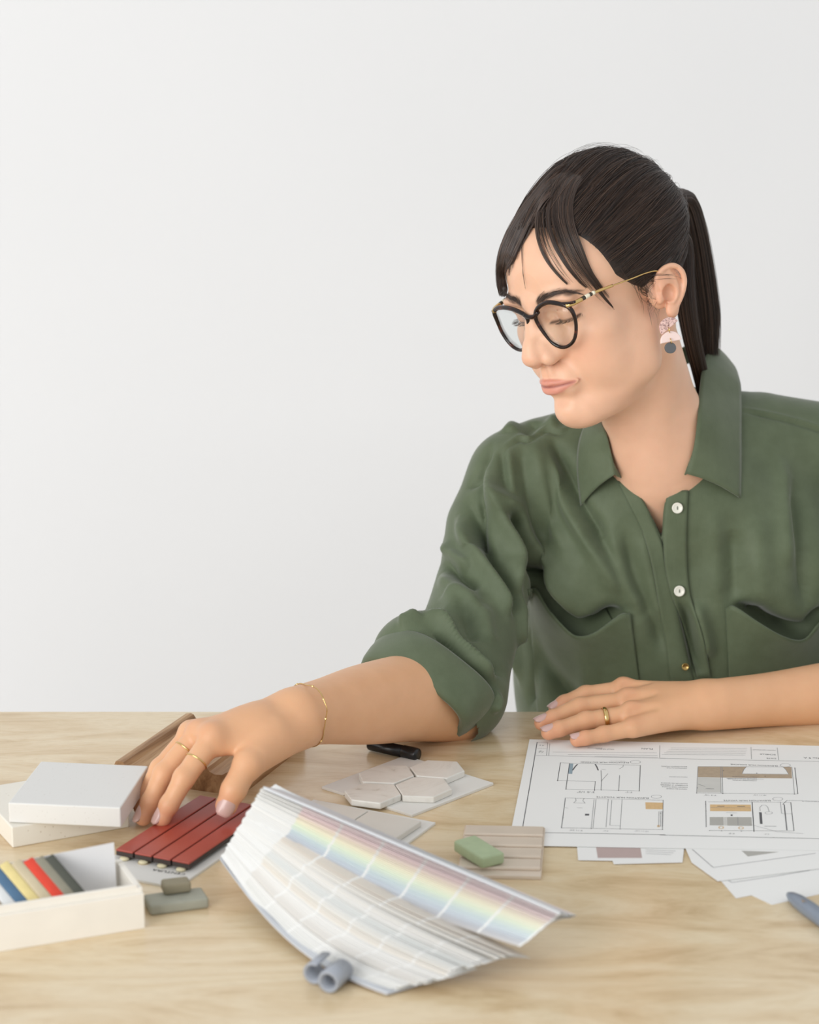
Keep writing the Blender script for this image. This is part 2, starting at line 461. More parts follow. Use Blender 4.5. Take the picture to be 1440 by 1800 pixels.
n2 = t.n('ShaderNodeTexNoise', i_Scale=900.0, i_Detail=3.0); t.l(tc.outputs['Object'], n2.inputs['Vector'])
bp = t.n('ShaderNodeBump', i_Strength=0.10, i_Distance=0.0006); t.l(n2.outputs['Fac'], bp.inputs['Height'])
t.l(bp.outputs['Normal'], t.b.inputs['Normal'])
t.b.inputs['Subsurface Weight'].default_value = 0.22
t.b.inputs['Subsurface Radius'].default_value = (1.0, 0.35, 0.18)
t.b.inputs['Subsurface Scale'].default_value = 0.006
t.b.inputs['Specular IOR Level'].default_value = 0.4
SKIN = t.m
skin_parts = [(h2w(HV), HF[:, ::-1], head_color(HV))]
# ------------------------------------------------------------------ arms and hands (world millimetres)
def mm(x, y, Y): return at(x, y, Y)*1000.0
nails = []           # (tip, direction, normal, width, length) for the fingernails
def finger(S, j, r, palm_up, k=3.0, nail=True):
    """j: joints knuckle, middle joint, end joint, tip; r: radii there; palm_up: back-of-hand direction"""
    j = [np.asarray(q, float) for q in j]
    S.chain(catmull(j, 10), list(np.interp(np.linspace(0, 3, 10), [0, 1, 2, 3], r)), k)
    for q, rr in zip(j[1:-1], r[1:-1]):
        S.ell(q + np.asarray(palm_up)*rr*0.14, (rr*1.0,)*3, 4)      # knuckle swell
    d = j[-1]-j[-2]; d /= np.linalg.norm(d)
    n = np.asarray(palm_up, float); n = n - d*(n@d); n /= np.linalg.norm(n)
    S.ell(j[-1] - n*r[-1]*0.15, (r[-1]*1.0,)*3, 3)
    if nail: nails.append((j[-1], d, n, r[-1]))
def skin_arm_color(p, tips, knuckles):
    c = np.tile(np.array(srgb(225, 175, 135)[:3]), (len(p), 1))
    for q, r in tips:
        m = np.exp(-((p-q)**2).sum(1)/r**2); c = mixc(c, 0.45*m, (226, 142, 118))
    for q, r in knuckles:
        m = np.exp(-((p-q)**2).sum(1)/r**2); c = mixc(c, 0.30*m, (206, 138, 108))
    return c

# ---- right arm: elbow on the table under the rolled cuff, hand arched over the red tile sample
RS = Sculpt((-262, 1822, 738), (70, 2190, 880), 1.3)
r_el = mm(800, 1228, 2.125); r_wr = mm(522, 1259, 1.945)
RS.sweep([r_el, mm(735, 1225, 2.08), mm(640, 1238, 2.02), mm(570, 1250, 1.975), r_wr], [42, 41, 36, 29, 26], 10)
RS.cap(mm(830, 1150, 2.17), r_el, 36, 38, 10)
# palm: knuckle row and wrist
i_m = mm(376, 1296, 1.893); m_m = mm(352, 1290, 1.911); g_m = mm(338, 1291, 1.928); p_m = mm(335, 1297, 1.945)
upR = np.array([-0.62, -0.25, 0.74])
for q, rk, rw in ((i_m, 11.5, 15), (m_m, 11.5, 15), (g_m, 11, 14), (p_m, 10, 13)):
    w = r_wr + (q-r_wr)*0.12
    RS.cap(w, q, rw+3, rk, 10)
RS.cap((i_m+m_m)/2+upR*1.0, r_wr+((i_m+m_m)/2-r_wr)*0.4+upR*5, 9.5, 13, 10)
RS.ell(r_wr + (np.array(i_m)-r_wr)*0.5 + np.array([2, -4, -3]), (26, 20, 18), 12)
for q in (i_m, m_m, g_m):
    RS.ell(q + upR*2.2, (9.0, 9.0, 9.0), 9)
i_j = [i_m, mm(325, 1367, 1.868), mm(298, 1415, 1.860), mm(284, 1438, 1.858)]
m_j = [m_m, mm(290, 1360, 1.890), mm(266, 1410, 1.880), mm(251, 1436, 1.876)]
g_j = [g_m, mm(283, 1352, 1.912), mm(258, 1396, 1.902), mm(248, 1418, 1.898)]
p_j = [p_m, mm(292, 1345, 1.935), mm(276, 1376, 1.926), mm(270, 1396, 1.922)]
finger(RS, i_j, [10.6, 8.9, 7.7, 6.6], (-0.75, -0.35, 0.45))
finger(RS, m_j, [10.6, 9.0, 7.9, 6.7], (-0.78, -0.25, 0.45))
finger(RS, g_j, [10.0, 8.6, 7.5, 6.4], (-0.85, 0.1, 0.5), nail=False)
finger(RS, p_j, [9.0, 7.5, 6.6, 5.8], (-0.85, 0.2, 0.4), nail=False)
t_j = [mm(478, 1292, 1.912), mm(437, 1343, 1.880), mm(411, 1388, 1.866), mm(398, 1416, 1.862)]
RS.cap(r_wr + np.array([2, -8, -6]), t_j[1], 19, 12.5, 12)
RS.cap(t_j[0], i_m + np.array([6, -2, -8]), 12, 7, 9)                 # web of the thumb
finger(RS, t_j, [15, 11.6, 10.4, 8.6], (0.10, -0.93, 0.35), 5)
RV, RF = RS.mesh(); RV = relax(RV, RF, 2)
fw = sstep(0.05, 0.25, ((RV-r_wr) @ (r_el-r_wr))/((r_el-r_wr) @ (r_el-r_wr)))[:, None]; RV = RV*(1-fw)+relax(RV, RF, 40)*fw
kn = [(i_m+upR*8, 11), (m_m+upR*8, 11)] + [(j[1], 9) for j in (i_j, m_j, t_j)] + [(j[2], 8) for j in (i_j, m_j, t_j)]
skin_parts.append((RV/1000.0, RF, skin_arm_color(RV, [(j[-1], 12) for j in (i_j, m_j, g_j, t_j)], kn)))

# ---- left arm: forearm and hand flat along the far edge of the table
LS = Sculpt((95, 2040, 738), (560, 2260, 830), 1.3)
l_wr = mm(1262, 1238, 2.122)
LS.sweep([mm(1645, 1180, 2.215), mm(1550, 1209, 2.180), mm(1440, 1221, 2.157), mm(1350, 1230, 2.140), l_wr], [35, 34, 29.5, 25.5, 24], 10)
i2 = mm(1096, 1214, 2.150); m2 = mm(1104, 1233, 2.128); g2 = mm(1110, 1256, 2.103); p2 = mm(1114, 1279, 2.083)
for q, rk, rw in ((i2, 11.0, 17), (m2, 11.5, 18), (g2, 11, 17), (p2, 9.6, 15)):
    LS.cap(l_wr + (q-l_wr)*0.2, q, rw, rk, 12)
for q in (i2, m2, g2):
    LS.ell(q + np.array([0, 0, 4.0]), (8.5, 8.5, 8.5), 7)
for a, b in ((i2, m2), (m2, g2), (g2, p2)):
    c_ = (a+b)/2 + np.array([6, 0, 11]); LS.cap(c_ - np.array([6, 0, 1]), c_ + np.array([14, 0, 4]), 1.6, 0.3, 9, 'sub')
LS.cap(l_wr + np.array([-12, 14, -2]), mm(1150, 1226, 2.165), 15, 11, 10)
i2_j = [i2, mm(1030, 1222, 2.150), mm(992, 1237, 2.143), mm(977, 1245, 2.140)]
m2_j = [m2, mm(1020, 1243, 2.121), mm(972, 1263, 2.110), mm(952, 1270, 2.106)]
g2_j = [g2, mm(1031, 1267, 2.098), mm(983, 1282, 2.088), mm(964, 1287, 2.085)]
p2_j = [p2, mm(1062, 1291, 2.078), mm(1029, 1298, 2.073), mm(1014, 1300, 2.072)]
finger(LS, i2_j, [9.6, 8.2, 7.2, 6.2], (-0.25, -0.1, 0.96))
finger(LS, m2_j, [9.8, 8.4, 7.3, 6.3], (-0.3, -0.1, 0.95))
finger(LS, g2_j, [9.4, 8.0, 7.1, 6.2], (-0.3, -0.1, 0.95))
finger(LS, p2_j, [8.2, 7.0, 6.3, 5.6], (-0.2, -0.12, 0.96))
LV, LF = LS.mesh(); LV = relax(LV, LF, 2)
fw = sstep(5, 45, LV[:, 0]-l_wr[0])[:, None]; LV = LV*(1-fw)+relax(LV, LF, 40)*fw
kn = [(q+np.array([0, 0, 10]), 10) for q in (i2, m2, g2, p2)] + [(j[1], 9) for j in (i2_j, m2_j, g2_j, p2_j)] + [(j[2], 8) for j in (i2_j, m2_j, g2_j, p2_j)]
skin_parts.append((LV/1000.0, LF, skin_arm_color(LV, [(j[-1], 11) for j in (i2_j, m2_j, g2_j, p2_j)], kn)))

# ---- trunk and upper arms under the shirt (coarse: never in view)
TS = Sculpt((60, 2150, 560), (520, 2480, 990), 6.0)
TS.chain([mm(1190, 920, 2.33), mm(1195, 1000, 2.345), mm(1200, 1300, 2.365)], [50, 74, 84], 30)
TS.cap(mm(950, 855, 2.315), mm(1480, 840, 2.35), 22, 22, 20)
TS.chain([mm(950, 855, 2.315), mm(868, 1000, 2.25), r_el], [20, 21, 24], 10); TS.cap(mm(1480, 840, 2.35), mm(1640, 1120, 2.28), 26, 28, 20)
TV, TF = TS.mesh()
skin_parts.append((TV/1000.0, TF, skin_arm_color(TV, [], [])))

# ---- the whole skin as one mesh
nv = 0; vs, fs, cs = [], [], []
for V_, F_, C_ in skin_parts:
    vs.append(V_); fs.append(F_+nv); cs.append(C_); nv += len(V_)
Vall = np.concatenate(vs); offs = np.cumsum([0]+[len(v) for v in vs]); trunk = 3; link = []
for part in (0, 1, 2):                       # join the arms and neck to the trunk inside the shirt
    Pa = vs[part][::7]; Pb = vs[trunk]
    dm = np.array([((Pb-p)**2).sum(1).min() for p in Pa[::11]]); a = np.arange(len(Pa))[::11][dm.argmin()]
    b = ((Pb-Pa[a])**2).sum(1).argmin(); fb = fs[trunk][(fs[trunk]-offs[trunk] == b).any(1)][0]
    fa = fs[part][(fs[part]-offs[part] == a*7).any(1)][0]
    for q in range(4): link.append((fa[q], fa[(q+1) % 4], fb[(q+1) % 4], fb[q]))
Fall = np.concatenate(fs+[np.array(link)]); Call = np.concatenate(cs)
use_ = np.unique(Fall); rm_ = np.zeros(len(Vall), int); rm_[use_] = np.arange(len(use_))
body = mesh_obj('body', Vall[use_], rm_[Fall], SKIN, person, color=Call[use_])

# ---- fingernails
t = NT('nail_polish'); t.set(Roughness=0.28); t.b.inputs['Base Color'].default_value = srgb(208, 172, 164); t.b.inputs['Coat Weight'].default_value = 0.25
NAIL = t.m
def fingernail(tip, d, n, r):
    d = np.asarray(d); n = np.asarray(n); s = np.cross(d, n)
    L, Wd = r*2.1, r*0.88
    nu, nvv = 9, 9; v = []; f = []
    for lay in (0, 1):
        for i in range(nu):
            u = i/(nu-1)
            wd = Wd*(math.sin(min(1, 0.22+u*1.6)*math.pi/2) if u < 0.55 else math.sqrt(max(0.02, 1-((u-0.55)/0.52)**2.6)))
            for k in range(nvv):
                w = (k/(nvv-1)*2-1)*wd
                a = tip + d*(-L*0.55 + L*u + r*0.12) + s*w
                hgt = math.sqrt(max(0, (r*1.0)**2-w*w)) - r*0.02 - 0.16*r*max(0, 2*u-1)**2 + 0.10*r*(1-u) + (0.75 if lay == 0 else -0.3)
                v.append((a + n*hgt)/1000.0)
    N = nu*nvv
    for i in range(nu-1):
        for k in range(nvv-1):
            a = i*nvv+k; f.append((a, a+1, a+nvv+1, a+nvv)); f.append((N+a+nvv, N+a+nvv+1, N+a+1, N+a))
    rim = [i for i in range(nvv)] + [i*nvv+nvv-1 for i in range(1, nu)] + [(nu-1)*nvv+k for k in range(nvv-2, -1, -1)] + [i*nvv for i in range(nu-2, 0, -1)]
    for a, b in zip(rim, rim[1:]+rim[:1]): f.append((a, a+N, b+N, b))
    return recalc(mesh_obj('fingernail', v, f, NAIL, body))
for q in nails: fingernail(*q)
# ------------------------------------------------------------------ shirt
t = NT('olive_fabric'); t.set(Roughness=0.62)
tc = t.n('ShaderNodeTexCoord')
nz = t.n('ShaderNodeTexNoise', i_Scale=38.0, i_Detail=6.0, i_Roughness=0.6); t.l(tc.outputs['Object'], nz.inputs['Vector'])
t.l(t.ramp(nz.outputs['Fac'], [(0.3, srgb(86, 97, 73)), (0.7, srgb(97, 108, 84))]), t.b.inputs['Base Color'])
mpa = t.n('ShaderNodeMapping'); mpa.inputs['Scale'].default_value = (900, 900, 160); t.l(tc.outputs['Object'], mpa.inputs['Vector'])
wv = t.n('ShaderNodeTexNoise', i_Scale=1.0, i_Detail=2.0); t.l(mpa.outputs['Vector'], wv.inputs['Vector'])
bp = t.n('ShaderNodeBump', i_Strength=0.22, i_Distance=0.0008); t.l(wv.outputs['Fac'], bp.inputs['Height'])
t.l(bp.outputs['Normal'], t.b.inputs['Normal'])
t.b.inputs['Sheen Weight'].default_value = 0.25; t.b.inputs['Sheen Roughness'].default_value = 0.4
t.b.inputs['Specular IOR Level'].default_value = 0.3
CLOTH = t.m

CS = Sculpt((-50, 2010, 640), (640, 2500, 1062), 2.4)
CS.ell(mm(1195, 960, 2.335), (158, 108, 160), 1)
CS.ell(mm(1196, 1180, 2.350), (173, 126, 215), 40)
CS.cap(mm(1200, 1250, 2.355), mm(1200, 1420, 2.37), 118, 118, 40)
CS.ell(mm(1050, 1010, 2.262), (62, 46, 62), 50); CS.ell(mm(1340, 1000, 2.272), (62, 46, 62), 50)
CS.chain([mm(1120, 805, 2.315), mm(1040, 800, 2.310), mm(960, 812, 2.302), mm(908, 838, 2.292)], [56, 50, 45, 45], 26)
CS.chain([mm(908, 838, 2.292), mm(868, 930, 2.268), mm(856, 1010, 2.240), mm(832, 1090, 2.198), mm(806, 1170, 2.150), mm(798, 1216, 2.122), mm(745, 1224, 2.088)],
         [45, 47, 46, 47, 50, 51, 50], 14)
CS.ell(mm(738, 1150, 2.128), (44, 40, 40), 16)
CS.chain([mm(1230, 800, 2.325), mm(1340, 778, 2.337), mm(1440, 788, 2.345), mm(1510, 820, 2.345)], [58, 50, 47, 46], 26)
CS.chain([mm(1510, 820, 2.345), mm(1580, 960, 2.325), mm(1640, 1080, 2.29), mm(1670, 1160, 2.24), mm(1610, 1204, 2.195)], [46, 47, 47, 49, 47], 14)
CS.ell(mm(1120, 890, 2.262), (70, 40, 45), 34); CS.ell(mm(1215, 880, 2.265), (60, 40, 45), 34)
# neck hole and the open V
CS.cap(nk_w + np.array([0, 14, 26]), nk_w + np.array([-30, -20, 120]), 54, 54, 3, 'sub')
def poly_sd(px, py, poly):
    """signed distance (pixels, negative inside) to a polygon given in the frame"""
    P = np.asarray(poly, float); d2 = np.full(px.shape, 1e12); ins = np.zeros(px.shape, bool)
    for (x0, y0), (x1, y1) in zip(P, np.roll(P, -1, 0)):
        ex, ey = x1-x0, y1-y0
        t_ = np.clip(((px-x0)*ex+(py-y0)*ey)/(ex*ex+ey*ey), 0, 1)
        d2 = np.minimum(d2, (px-x0-t_*ex)**2+(py-y0-t_*ey)**2)
        c_ = (y0 > py) != (y1 > py)
        with np.errstate(divide='ignore', invalid='ignore'):
            xi = x0 + (py-y0)*ex/(ey if ey else 1e-9)
        ins ^= c_ & (px < xi)
    return np.where(ins, -1, 1)*np.sqrt(d2)
VNECK = [(1052, 740), (1079, 832), (1121, 857), (1142, 900), (1164, 946), (1166, 900), (1172, 858), (1206, 832), (1240, 700), (1150, 690)]
sl, g = CS._sl((170, 2100, 880), (330, 2262, 1010))
G = np.stack([np.broadcast_to(q, CS.D[sl].shape) for q in g], -1).reshape(-1, 3)/1000.0
pp = project(G); sd = poly_sd(pp[:, 0], pp[:, 1], VNECK)*0.53
CS._op(sl, sd.reshape(CS.D[sl].shape).astype(np.float32), 1.5, 'sub')
CV, CF = CS.mesh(); CV = relax(CV, CF, 3)/1000.0
# sleeve ends inside the cuffs
CUFF_C = at(726, 1230, 2.085); CUFF_U = at(640, 1170, 2.10)-CUFF_C; CUFF_W = at(749, 1196, 2.046)-CUFF_C; CUFF_B = at(766, 1190, 2.115)-CUFF_C
cn = np.cross(CUFF_U, CUFF_W); cn /= np.linalg.norm(cn); cn = cn if cn @ CUFF_B < 0 else -cn
dcut = (CV-(CUFF_C+CUFF_B*0.35)) @ cn
near = np.linalg.norm(CV-CUFF_C, axis=1) < 0.068
bad = near & (dcut > 0)
l_cut = at(1545, 1210, 2.18); ldir = at(1440, 1221, 2.157)-at(1560, 1208, 2.180); ldir /= np.linalg.norm(ldir)
bad |= (np.linalg.norm(CV-l_cut, axis=1) < 0.075) & ((CV-l_cut) @ ldir > 0)
keep = ~bad[CF].any(1); CF = CF[keep]
used = np.unique(CF); remap = -np.ones(len(CV), int); remap[used] = np.arange(len(used)); CV = CV[used]; CF = remap[CF]

from mathutils.bvhtree import BVHTree
def bvh_of(V, F): return BVHTree.FromPolygons([tuple(v) for v in V], [tuple(int(i) for i in f) for f in F])
def cast(bv, x, y):
    d = Vector(ray(x, y)); h = bv.ray_cast(Vector(CAM), d.normalized())
    return (None, None) if h[0] is None else (np.array(h[0]), np.array(h[1]))
def vnormals(V, F):
    a = V[F[:, 2]]-V[F[:, 0]]; b = V[F[:, 3]]-V[F[:, 1]]; n = np.cross(a, b)
    N = np.zeros_like(V)
    for k in range(4):
        for ax in range(3): N[:, ax] += np.bincount(F[:, k], n[:, ax], len(V))
    return N/np.maximum(np.linalg.norm(N, axis=1, keepdims=True), 1e-12)
bv0 = bvh_of(CV, CF)
CN = vnormals(CV, CF)
FOLDS = [  # (pixel polyline, height mm, half width mm)
    ([(866, 777), (850, 820), (840, 842), (822, 858)], -3.5, 5),
    ([(858, 820), (875, 868), (903, 895), (925, 940), (952, 995), (980, 1045), (1003, 1082)], 7, 10),
    ([(895, 890), (910, 915), (928, 955), (946, 1010), (968, 1060), (985, 1085)], -15, 8),
    ([(965, 785), (980, 835), (1000, 888), (1032, 945), (1072, 1012), (1100, 1052)], 5, 9),
    ([(972, 768), (992, 820), (1010, 870), (1038, 920), (1068, 975)], -6, 7),
    ([(855, 830), (860, 875), (888, 925), (908, 970), (902, 1012), (903, 1060)], 7, 8),
    ([(847, 830), (850, 875), (848, 945), (852, 965)], -6, 5),
    ([(825, 885), (845, 940), (870, 988), (898, 1045), (905, 1080)], -8, 5),
    ([(808, 905), (822, 950), (850, 995), (880, 1045), (893, 1085)], 6, 7),
    ([(782, 982), (800, 1005), (822, 1018), (845, 1035)], -6, 6),
    ([(780, 955), (800, 982), (828, 1000)], 4, 7),
    ([(775, 1010), (795, 1032), (820, 1048), (835, 1075)], 4, 8),
    ([(880, 790), (884, 830), (890, 870)], -2.5, 4), ([(895, 785), (899, 840), (905, 870)], 2, 4),
    ([(915, 778), (925, 840), (938, 900), (960, 960)], -3, 7), ([(940, 770), (950, 840), (965, 900), (1000, 980)], 2.5, 8),
    ([(1040, 900), (1075, 980), (1100, 1060)], -2.5, 8), ([(1067, 925), (1098, 1010), (1132, 1080)], 3, 8),
    ([(1098, 930), (1116, 1015), (1150, 1090), (1165, 1150)], -3.5, 7), ([(1125, 940), (1145, 1030), (1160, 1100)], 2.0, 6),
    ([(1200, 1062), (1210, 1100), (1218, 1140), (1230, 1185)], -9, 5), ([(1222, 1055), (1236, 1100), (1246, 1160)], 5, 7),
    ([(1288, 930), (1290, 1000), (1292, 1060)], -3.5, 10), ([(1330, 900), (1335, 990), (1340, 1070)], 2.5, 12), ([(1400, 840), (1412, 950), (1422, 1075)], -6, 12),
    ([(1370, 800), (1385, 900), (1390, 1000)], 3, 10), ([(1255, 900), (1258, 980), (1262, 1060)], 2, 9),
    ([(927, 1110), (950, 1165), (985, 1210), (1015, 1240)], -9, 9), ([(915, 1040), (912, 1120), (915, 1200)], 4, 6),
    ([(1030, 1150), (1035, 1200), (1040, 1240)], 3, 10), ([(940, 1150), (935, 1200), (930, 1240)], -4, 6),
    ([(741, 1078), (778, 1099), (808, 1140), (839, 1171), (872, 1190)], 7, 7),
    ([(748, 1070), (787, 1088), (806, 1123), (849, 1164), (885, 1184)], -8, 5),
    ([(765, 1112), (790, 1130), (815, 1160), (842, 1195), (868, 1228)], -8, 5),
    ([(700, 1098), (720, 1090), (735, 1082)], 4, 8), ([(860, 1218), (872, 1232), (862, 1250)], 4, 6),
    ([(845, 1061), (853, 1100), (856, 1130)], 3, 10), ([(815, 1060), (825, 1100), (838, 1130)], -3, 8), ([(790, 1040), (800, 1075)], 3, 8),
    ([(875, 800), (912, 773), (930, 775), (960, 757), (985, 762), (1004, 754)], -1.6, 2.0), ([(873, 794), (912, 767), (930, 769), (960, 751), (985, 756), (1004, 748)], 1.0, 2.4),
    ([(1300, 722), (1370, 736), (1440, 756), (1480, 775)], -1.6, 2.0), ([(1300, 717), (1370, 731), (1440, 751), (1480, 770)], 1.0, 2.4),
    ([(895, 760), (905, 745), (920, 742)], 3, 8), ([(925, 765), (935, 750), (945, 742)], -3, 7), ([(968, 750), (975, 735)], 3, 6),
]
MOUTHS = [  # hollows behind the sagging pocket mouths
    ([(942, 1030), (958, 1058), (978, 1086), (1000, 1104), (1022, 1111), (1050, 1104), (1078, 1086), (1096, 1072)], -16, 9),
    ([(1290, 1062), (1330, 1086), (1372, 1110), (1412, 1117), (1436, 1094), (1458, 1072)], -15, 9)]
disp = np.zeros(len(CV)); disp_p = np.zeros(len(CV))
for pts, amp, wd in FOLDS+MOUTHS:
    dst = disp_p if (pts, amp, wd) in MOUTHS else disp
    line = catmull(pts, 16*len(pts)); hits = []
    for q in line:
        h, n_ = cast(bv0, *q)
        if h is not None: hits.append(h)
    if len(hits) < 3: continue
    hits = np.array(hits); w = wd/1000.0
    m = np.all((CV > hits.min(0)-3*w) & (CV < hits.max(0)+3*w), axis=1).nonzero()[0]
    if not len(m): continue
    dd = np.linalg.norm(CV[m][:, None, :]-hits[None], axis=2)
    j = dd.argmin(1); dmin = dd[np.arange(len(m)), j]; u = j/(len(hits)-1)
    taper = sstep(-0.06, 0.24, u)*sstep(1.06, 0.78, u)
    dst[m] += 2.3*amp/1000.0*np.exp(-(dmin/w)**(2.0 if amp > 0 else 1.5))*taper
# fine crumple, a little everywhere
P3 = CV*1000
disp += 0.0004*(np.sin(P3[:, 0]/17+np.sin(P3[:, 2]/23)*2+P3[:, 1]/31)*np.sin(P3[:, 2]/29+P3[:, 0]/41))
CVp = relax(CV + CN*disp[:, None], CF, 2)
bv1 = bvh_of(CVp, CF)
CV = relax(CV + CN*(disp+disp_p)[:, None], CF, 2)
shirt = mesh_obj('shirt', CV, CF, CLOTH, person)
shirt['label'] = 'loose olive green button-up shirt with rolled sleeves'

def sheet(name, G, mat, parent, thick=0.0012, round_edge=True):
    """a cloth panel from a grid of points G[i][j], given thickness along its normals"""
    G = np.asarray(G, float); nu, nv_ = G.shape[:2]
    du = np.gradient(G, axis=0); dv = np.gradient(G, axis=1); N = np.cross(du, dv)
    N /= np.maximum(np.linalg.norm(N, axis=2, keepdims=True), 1e-9)
    if (N.mean((0, 1)) @ (CAM-G.mean((0, 1)))) < 0: N = -N
    top = (G+N*thick*0.5).reshape(-1, 3); bot = (G-N*thick*0.5).reshape(-1, 3); M = nu*nv_
    f = []
    for i in range(nu-1):
        for j in range(nv_-1):
            a = i*nv_+j; f.append((a, a+1, a+nv_+1, a+nv_)); f.append((M+a+nv_, M+a+nv_+1, M+a+1, M+a))
    rim = [j for j in range(nv_)] + [i*nv_+nv_-1 for i in range(1, nu)] + [(nu-1)*nv_+j for j in range(nv_-2, -1, -1)] + [i*nv_ for i in range(nu-2, 0, -1)]
    for a, b in zip(rim, rim[1:]+rim[:1]): f.append((a, a+M, b+M, b))
    return recalc(mesh_obj(name, np.concatenate([top, bot]), f, mat, parent))
def on_shirt(x, y, lift=0.002, fallback=2.25):
    h, n_ = cast(bv1, x, y)
    if h is None: h = at(x, y, fallback)
    d = CAM-h; return h + d/np.linalg.norm(d)*lift

# collar: two folded leaves joined behind the neck. fold line (around the neck) -> outer edge
def loft(c0, c1, nu, nv_, bulge, away):
    a = catmull(c0, nv_); b = catmull(c1, nv_); G = []
    for i in range(nu):
        u = i/(nu-1)
        G.append(a*(1-u)+b*u + np.asarray(away)*bulge*math.sin(math.pi*min(1, u*1.15))[None] if False else a*(1-u)+b*u + np.asarray(away)*(bulge*math.sin(math.pi*min(1.0, u))))
    return np.array(G)
bvh_head = bvh_of(skin_parts[0][0], skin_parts[0][1])
def around(x, y, Y, gap=0.005):
    """collar point: never inside the neck"""
    h, n_ = cast(bvh_head, x, y)
    q = at(x, y, Y)
    return at(x, y, min(Y, h[1]-gap)) if h is not None else q
tipR = on_shirt(1302, 876, 0.004)
foldR = [around(1207, 833, 2.212), around(1220, 788, 2.220), around(1227, 735, 2.232), around(1230, 690, 2.255), at(1236, 645, 2.300), at(1246, 606, 2.360), at(1225, 600, 2.385)]
outR = [tipR, on_shirt(1303, 815, 0.005), on_shirt(1303, 755, 0.008), on_shirt(1303, 705, 0.010), at(1300, 668, 2.320), at(1284, 636, 2.380), at(1240, 624, 2.42)]
sheet('collar', loft(foldR, outR, 12, 40, 0.004, (0.3, -0.6, 0.75)), CLOTH, shirt)
tipL = on_shirt(1021, 889, 0.004)
foldL = [around(1081, 834, 2.212), around(1075, 800, 2.220), around(1066, 762, 2.235), at(1058, 735, 2.255), at(1075, 690, 2.290), at(1120, 650, 2.350), at(1225, 600, 2.385)]
outL = [tipL, on_shirt(1015, 825, 0.006), on_shirt(1019, 775, 0.009), at(1035, 735, 2.270), at(1060, 700, 2.330), at(1110, 668, 2.385), at(1240, 624, 2.42)]
sheet('collar', loft(foldL, outL, 12, 40, 0.004, (-0.3, -0.6, 0.75)), CLOTH, shirt)
# collar stand under the fold line
def stand(fold, base):
    a = catmull(fold, 30); b = catmull(base, 30)
    return np.array([a*(1-u)+b*u for u in np.linspace(0.02, 1, 6)])
sheet('collar_stand', stand(foldR, [on_shirt(1172, 856, 0.001), at(1215, 830, 2.218), at(1232, 775, 2.236), at(1236, 730, 2.26), at(1240, 680, 2.31), at(1245, 640, 2.37), at(1225, 632, 2.392)]), CLOTH, shirt)
sheet('collar_stand', stand(foldL, [on_shirt(1121, 856, 0.001), at(1078, 830, 2.22), at(1062, 790, 2.24), at(1060, 760, 2.26), at(1075, 720, 2.30), at(1120, 680, 2.36), at(1225, 632, 2.392)]), CLOTH, shirt)
# button placket and the under edge of the opening
def strip(left, right, n, m, lift):
    L_ = catmull(left, n); R_ = catmull(right, n); G = []
    for a, b in zip(L_, R_):
        G.append([on_shirt(*(a*(1-u)+b*u), lift) for u in np.linspace(0, 1, m)])
    G = np.array(G)
    for _ in range(3):                       # cloth bridges the small hollows
        G[1:-1] = 0.5*G[1:-1]+0.25*(G[:-2]+G[2:])
    return G
sheet('placket', strip([(1174, 862), (1168, 900), (1166, 946), (1170, 1000), (1182, 1050), (1200, 1095), (1212, 1140), (1226, 1190)],
                       [(1210, 862), (1208, 900), (1207, 946), (1208, 1000), (1214, 1050), (1228, 1095), (1240, 1140), (1250, 1190)], 40, 8, 0.0026), CLOTH, shirt, 0.0018)
sheet('placket', strip([(1086, 845), (1108, 890), (1128, 930), (1146, 990), (1158, 1060), (1170, 1130), (1180, 1200)],
                       [(1118, 858), (1140, 898), (1162, 944), (1172, 1000), (1188, 1060), (1206, 1130), (1220, 1200)], 40, 8, 0.0012), CLOTH, shirt, 0.0012)
# chest pockets: the mouth sags open
def pocket(top, bottom, gap, lift=0.0022):
    n, m = 34, 22; T_ = catmull(top, n); B_ = catmull(bottom, n); G = []
    for j in range(m):
        v = j/(m-1); row = []
        for i in range(n):
            u = i/(n-1); q = T_[i]*(1-v)+B_[i]*v
            op = gap*math.sin(math.pi*u)**1.2*(1-v)**2.0
            hem = 0.0008 if v < 0.16 else 0.0
            row.append(on_shirt(q[0], q[1], lift+op+hem))
        G.append(row)
    G = np.array(G)
    for _ in range(4):
        G[1:-1, 1:-1] = 0.4*G[1:-1, 1:-1]+0.15*(G[:-2, 1:-1]+G[2:, 1:-1]+G[1:-1, :-2]+G[1:-1, 2:])
    return G
sheet('pocket', pocket([(929, 1036), (944, 1037), (964, 1071), (997, 1108), (1018, 1119), (1047, 1112), (1090, 1081), (1108, 1079)],
                       [(945, 1250), (960, 1250), (985, 1252), (1015, 1254), (1040, 1254), (1070, 1252), (1110, 1248), (1130, 1245)], 0.016), CLOTH, shirt, 0.0016)
sheet('pocket', pocket([(1276, 1070), (1291, 1066), (1330, 1092), (1375, 1118), (1412, 1125), (1438, 1098), (1462, 1075)],
                       [(1285, 1250), (1300, 1250), (1340, 1250), (1380, 1250), (1420, 1250), (1445, 1250), (1470, 1250)], 0.016), CLOTH, shirt, 0.0016)
